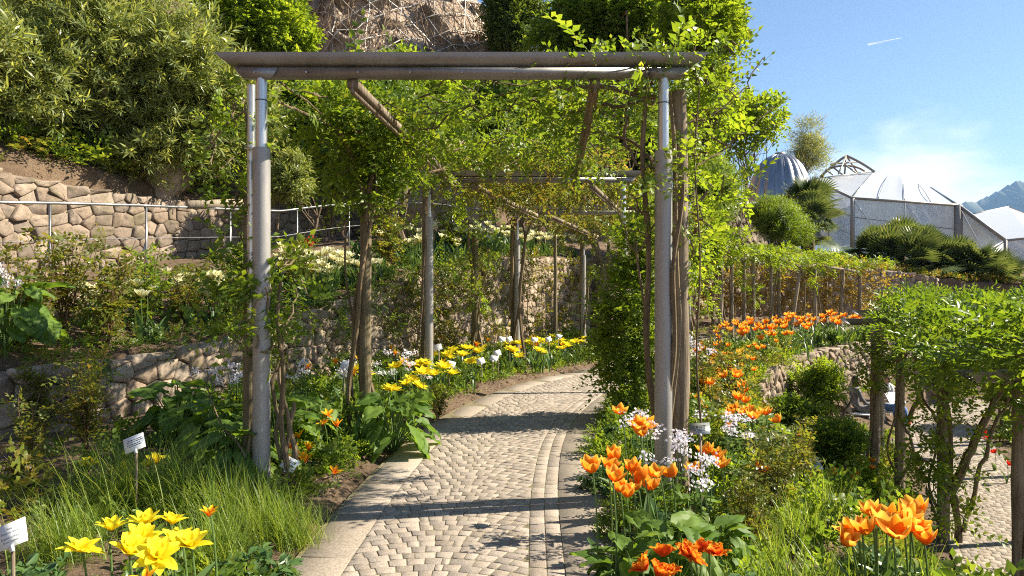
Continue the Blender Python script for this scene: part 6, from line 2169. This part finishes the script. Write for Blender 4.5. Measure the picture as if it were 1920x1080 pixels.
def seated(loc, rotz, label, coat, legs, scarf, glasses, long_hair):
    """sits facing local -Y, seat 0.45 m up"""
    root = empty('person', loc, rotz, label=label, cat='person')
    v, e, r = [], [], []

    def ch(pts, rs, fr=None):
        st = len(v)
        for i, (q, k) in enumerate(zip(pts, rs)):
            v.append(q); r.append(k)
            if i == 0 and fr is not None: e.append((fr, st))
            if i > 0: e.append((st + i - 1, st + i))
        return st
    ch([(0, .05, .52), (0, .06, .66), (0, .06, .82), (0, .05, .96), (0, .04, 1.03), (0, .02, 1.12), (0, 0, 1.21)], [(.15, .12), (.145, .11), (.16, .11), (.165, .10), (.06, .06), (.068, .085), (.05, .06)])
    for s in (-1, 1):
        ch([(s * .09, -.05, .52), (s * .10, -.28, .54), (s * .11, -.44, .52), (s * .10, -.47, .30), (s * .10, -.46, .10), (s * .10, -.52, .05), (s * .10, -.60, .04)], [.085, .075, .062, .055, .042, .042, .03], 0)
        ch([(s * .19, .04, .95), (s * .235, -.02, .78), (s * .22, -.12, .67), (s * .15, -.27, .68), (s * .08, -.34, .70)], [.058, .046, .04, .034, .028], 3)
    figure('body', v, e, r, coat, root)
    # clothing, head details
    v, e, r = [], [], []
    ch([(0, -.0, .50), (.06, -.06, .515)], [.12, .08])
    for s in (-1, 1):
        ch([(s * .09, -.05, .52), (s * .10, -.28, .545), (s * .11, -.445, .525), (s * .10, -.475, .30), (s * .10, -.465, .11)], [.094, .084, .072, .065, .055], 0)
    figure('trousers', v, e, r, legs, root)
    for s in (-1, 1):
        g = G(); g.add(*ellip((s * .10, -.54, .045), (.045, .11, .045))); g.obj('shoe', M_HAIR, root, True)
    g = G(); g.add(*ellip((0, -.005, 1.155), (.075, .095, .115), 14, 12)); hd = g.obj('head', M_SKIN, root, True)
    g = G(); g.tube([(0, -.09, 1.175), (0, -.108, 1.145), (0, -.102, 1.135)], [.008, .014, .01], 6); g.obj('nose', M_SKIN, hd, True)
    g = G(); g.box((0, -.090, 1.10), (.045, .012, .010)); g.obj('mouth', plain_mat('lips', (.42, .14, .12)), hd)
    for s in (-1, 1):
        g = G(); g.add(*ellip((s * .076, .0, 1.155), (.012, .02, .03))); g.obj('ear', M_SKIN, hd, True)
        g = G(); g.add(*ellip((s * .032, -.088, 1.175), (.026 if glasses else .012, .012, .02 if glasses else .008))); g.obj('sunglass_lens' if glasses else 'eye', M_GLASS, hd, True)
    V, F = ellip((0, .02, 1.185), (.088, .100, .10), 16, 12)
    V = np.array(V)
    if long_hair:
        lo = V[:, 2] < 1.17
        V[lo, 2] -= .10; V[lo, 1] = np.maximum(V[lo, 1], -.01)
    V[(V[:, 1] < -.05) & (V[:, 2] < 1.215), 1] = -.05
    g = G(); g.add(V, F); g.obj('hair', M_HAIR, root, True)
    for s in (-1, 1):
        v, e, r = [], [], []
        ch([(s * .085, -.335, .70), (s * .06, -.40, .705)], [(.026, .016), (.034, .015)])
        for k in range(4):
            a = (k - 1.5) * .018
            ch([(s * .05 + a, -.435, .705), (s * .04 + a, -.465 - .008 * (1.5 - abs(k - 1.5)), .695), (s * .035 + a, -.475, .675)], [.0095, .0085, .0075], 1)
        ch([(s * .03, -.385, .712), (s * .012, -.41, .715)], [.011, .009], 0)
        figure('hand', v, e, r, M_SKIN, root)
    if scarf:
        g = G(); an = np.linspace(0, 2 * PI, 14)
        g.tube(np.c_[.085 * np.cos(an), .02 + .085 * np.sin(an), 1.02 + .015 * np.sin(3 * an)], .038, 8, False)
        g.tube([(.02, -.07, 1.02), (.04, -.115, .92), (.035, -.125, .80)], [.04, .045, .03], 8)
        g.tube([(-.03, -.07, 1.02), (-.04, -.11, .93), (-.045, -.12, .84)], [.035, .04, .03], 8)
        g.obj('scarf', M_WHITE, root, True)
    return root


seated((8.80, 16.0, ZL), .10, 'person in sunglasses and white scarf sitting with a paper', M_BEIGE, M_JEANS, True, True, False)
seated((7.93, 15.7, ZL), 1.45, 'person in a grey jacket seen from the side on a white chair', M_COAT, M_COAT, False, False, True)


def chair(loc, rotz, label):
    root = empty('garden_chair', loc, rotz, label=label, cat='chair', group='white garden chairs')
    g = G()
    n, m_ = 7, 5
    V = []
    for i in range(n):
        t = i / (n - 1)
        for j in range(m_):
            u = j / (m_ - 1) * 2 - 1
            V.append([u * (.23 - .03 * t), .22 + .16 * t ** 1.4 - .05 * u * u, .42 + .48 * t])
    V = np.array(V)
    i, j = np.meshgrid(np.arange(n - 1), np.arange(m_ - 1), indexing='ij'); i = i.ravel(); j = j.ravel()
    F = np.stack([i * m_ + j, i * m_ + j + 1, (i + 1) * m_ + j + 1, (i + 1) * m_ + j], 1)
    g.add(V, [F]); g.add(V + [0, .02, 0], [F[:, ::-1]])
    g.obj('backrest', M_PVC, root, True)
    g = G(); g.box((0, 0, .42), (.46, .46, .03)); g.obj('seat', M_PVC, root)
    for sx in (-1, 1):
        for sy in (-1, 1):
            g = G(); g.tube([(sx * .2, sy * .19, .41), (sx * .23, sy * .24, 0)], .016, 6); g.obj('leg', M_PVC, root)


chair((8.80, 16.0, ZL), .10, 'white garden chair under the person with the scarf')
chair((7.93, 15.7, ZL), 1.45, 'white garden chair with curved back under the person in grey')
g = G()
for k in range(3):
    g.add(np.array([[-.2, 0, 0], [0, .0, .02 * k], [.2, 0, 0], [.2, .0, .28], [0, .02, .28 + .02 * k], [-.2, 0, .28]]) + [0, .004 * k, .006 * k], [[[0, 1, 4, 5], [1, 2, 3, 4]]])
o = g.obj('newspaper', M_WHITE, None, label='open newspaper held by the person in sunglasses', cat='newspaper')
o.location = (8.80, 15.55, ZL + .66); o.rotation_euler = (-.75, 0, .10)
g = G(); g.add(*ellip((0, 0, .12), (.16, .09, .13))); o = g.obj('bag', M_REDBAG, None, True, label='small red bag beside the person with the scarf', cat='bag')
g = G(); tt = np.linspace(0, PI, 9); g.tube(np.c_[.09 * np.cos(tt), 0 * tt, .22 + .10 * np.sin(tt)], .008, 5); g.obj('strap', M_REDBAG, o)
o.location = (9.2, 16.0, ZL + .02)
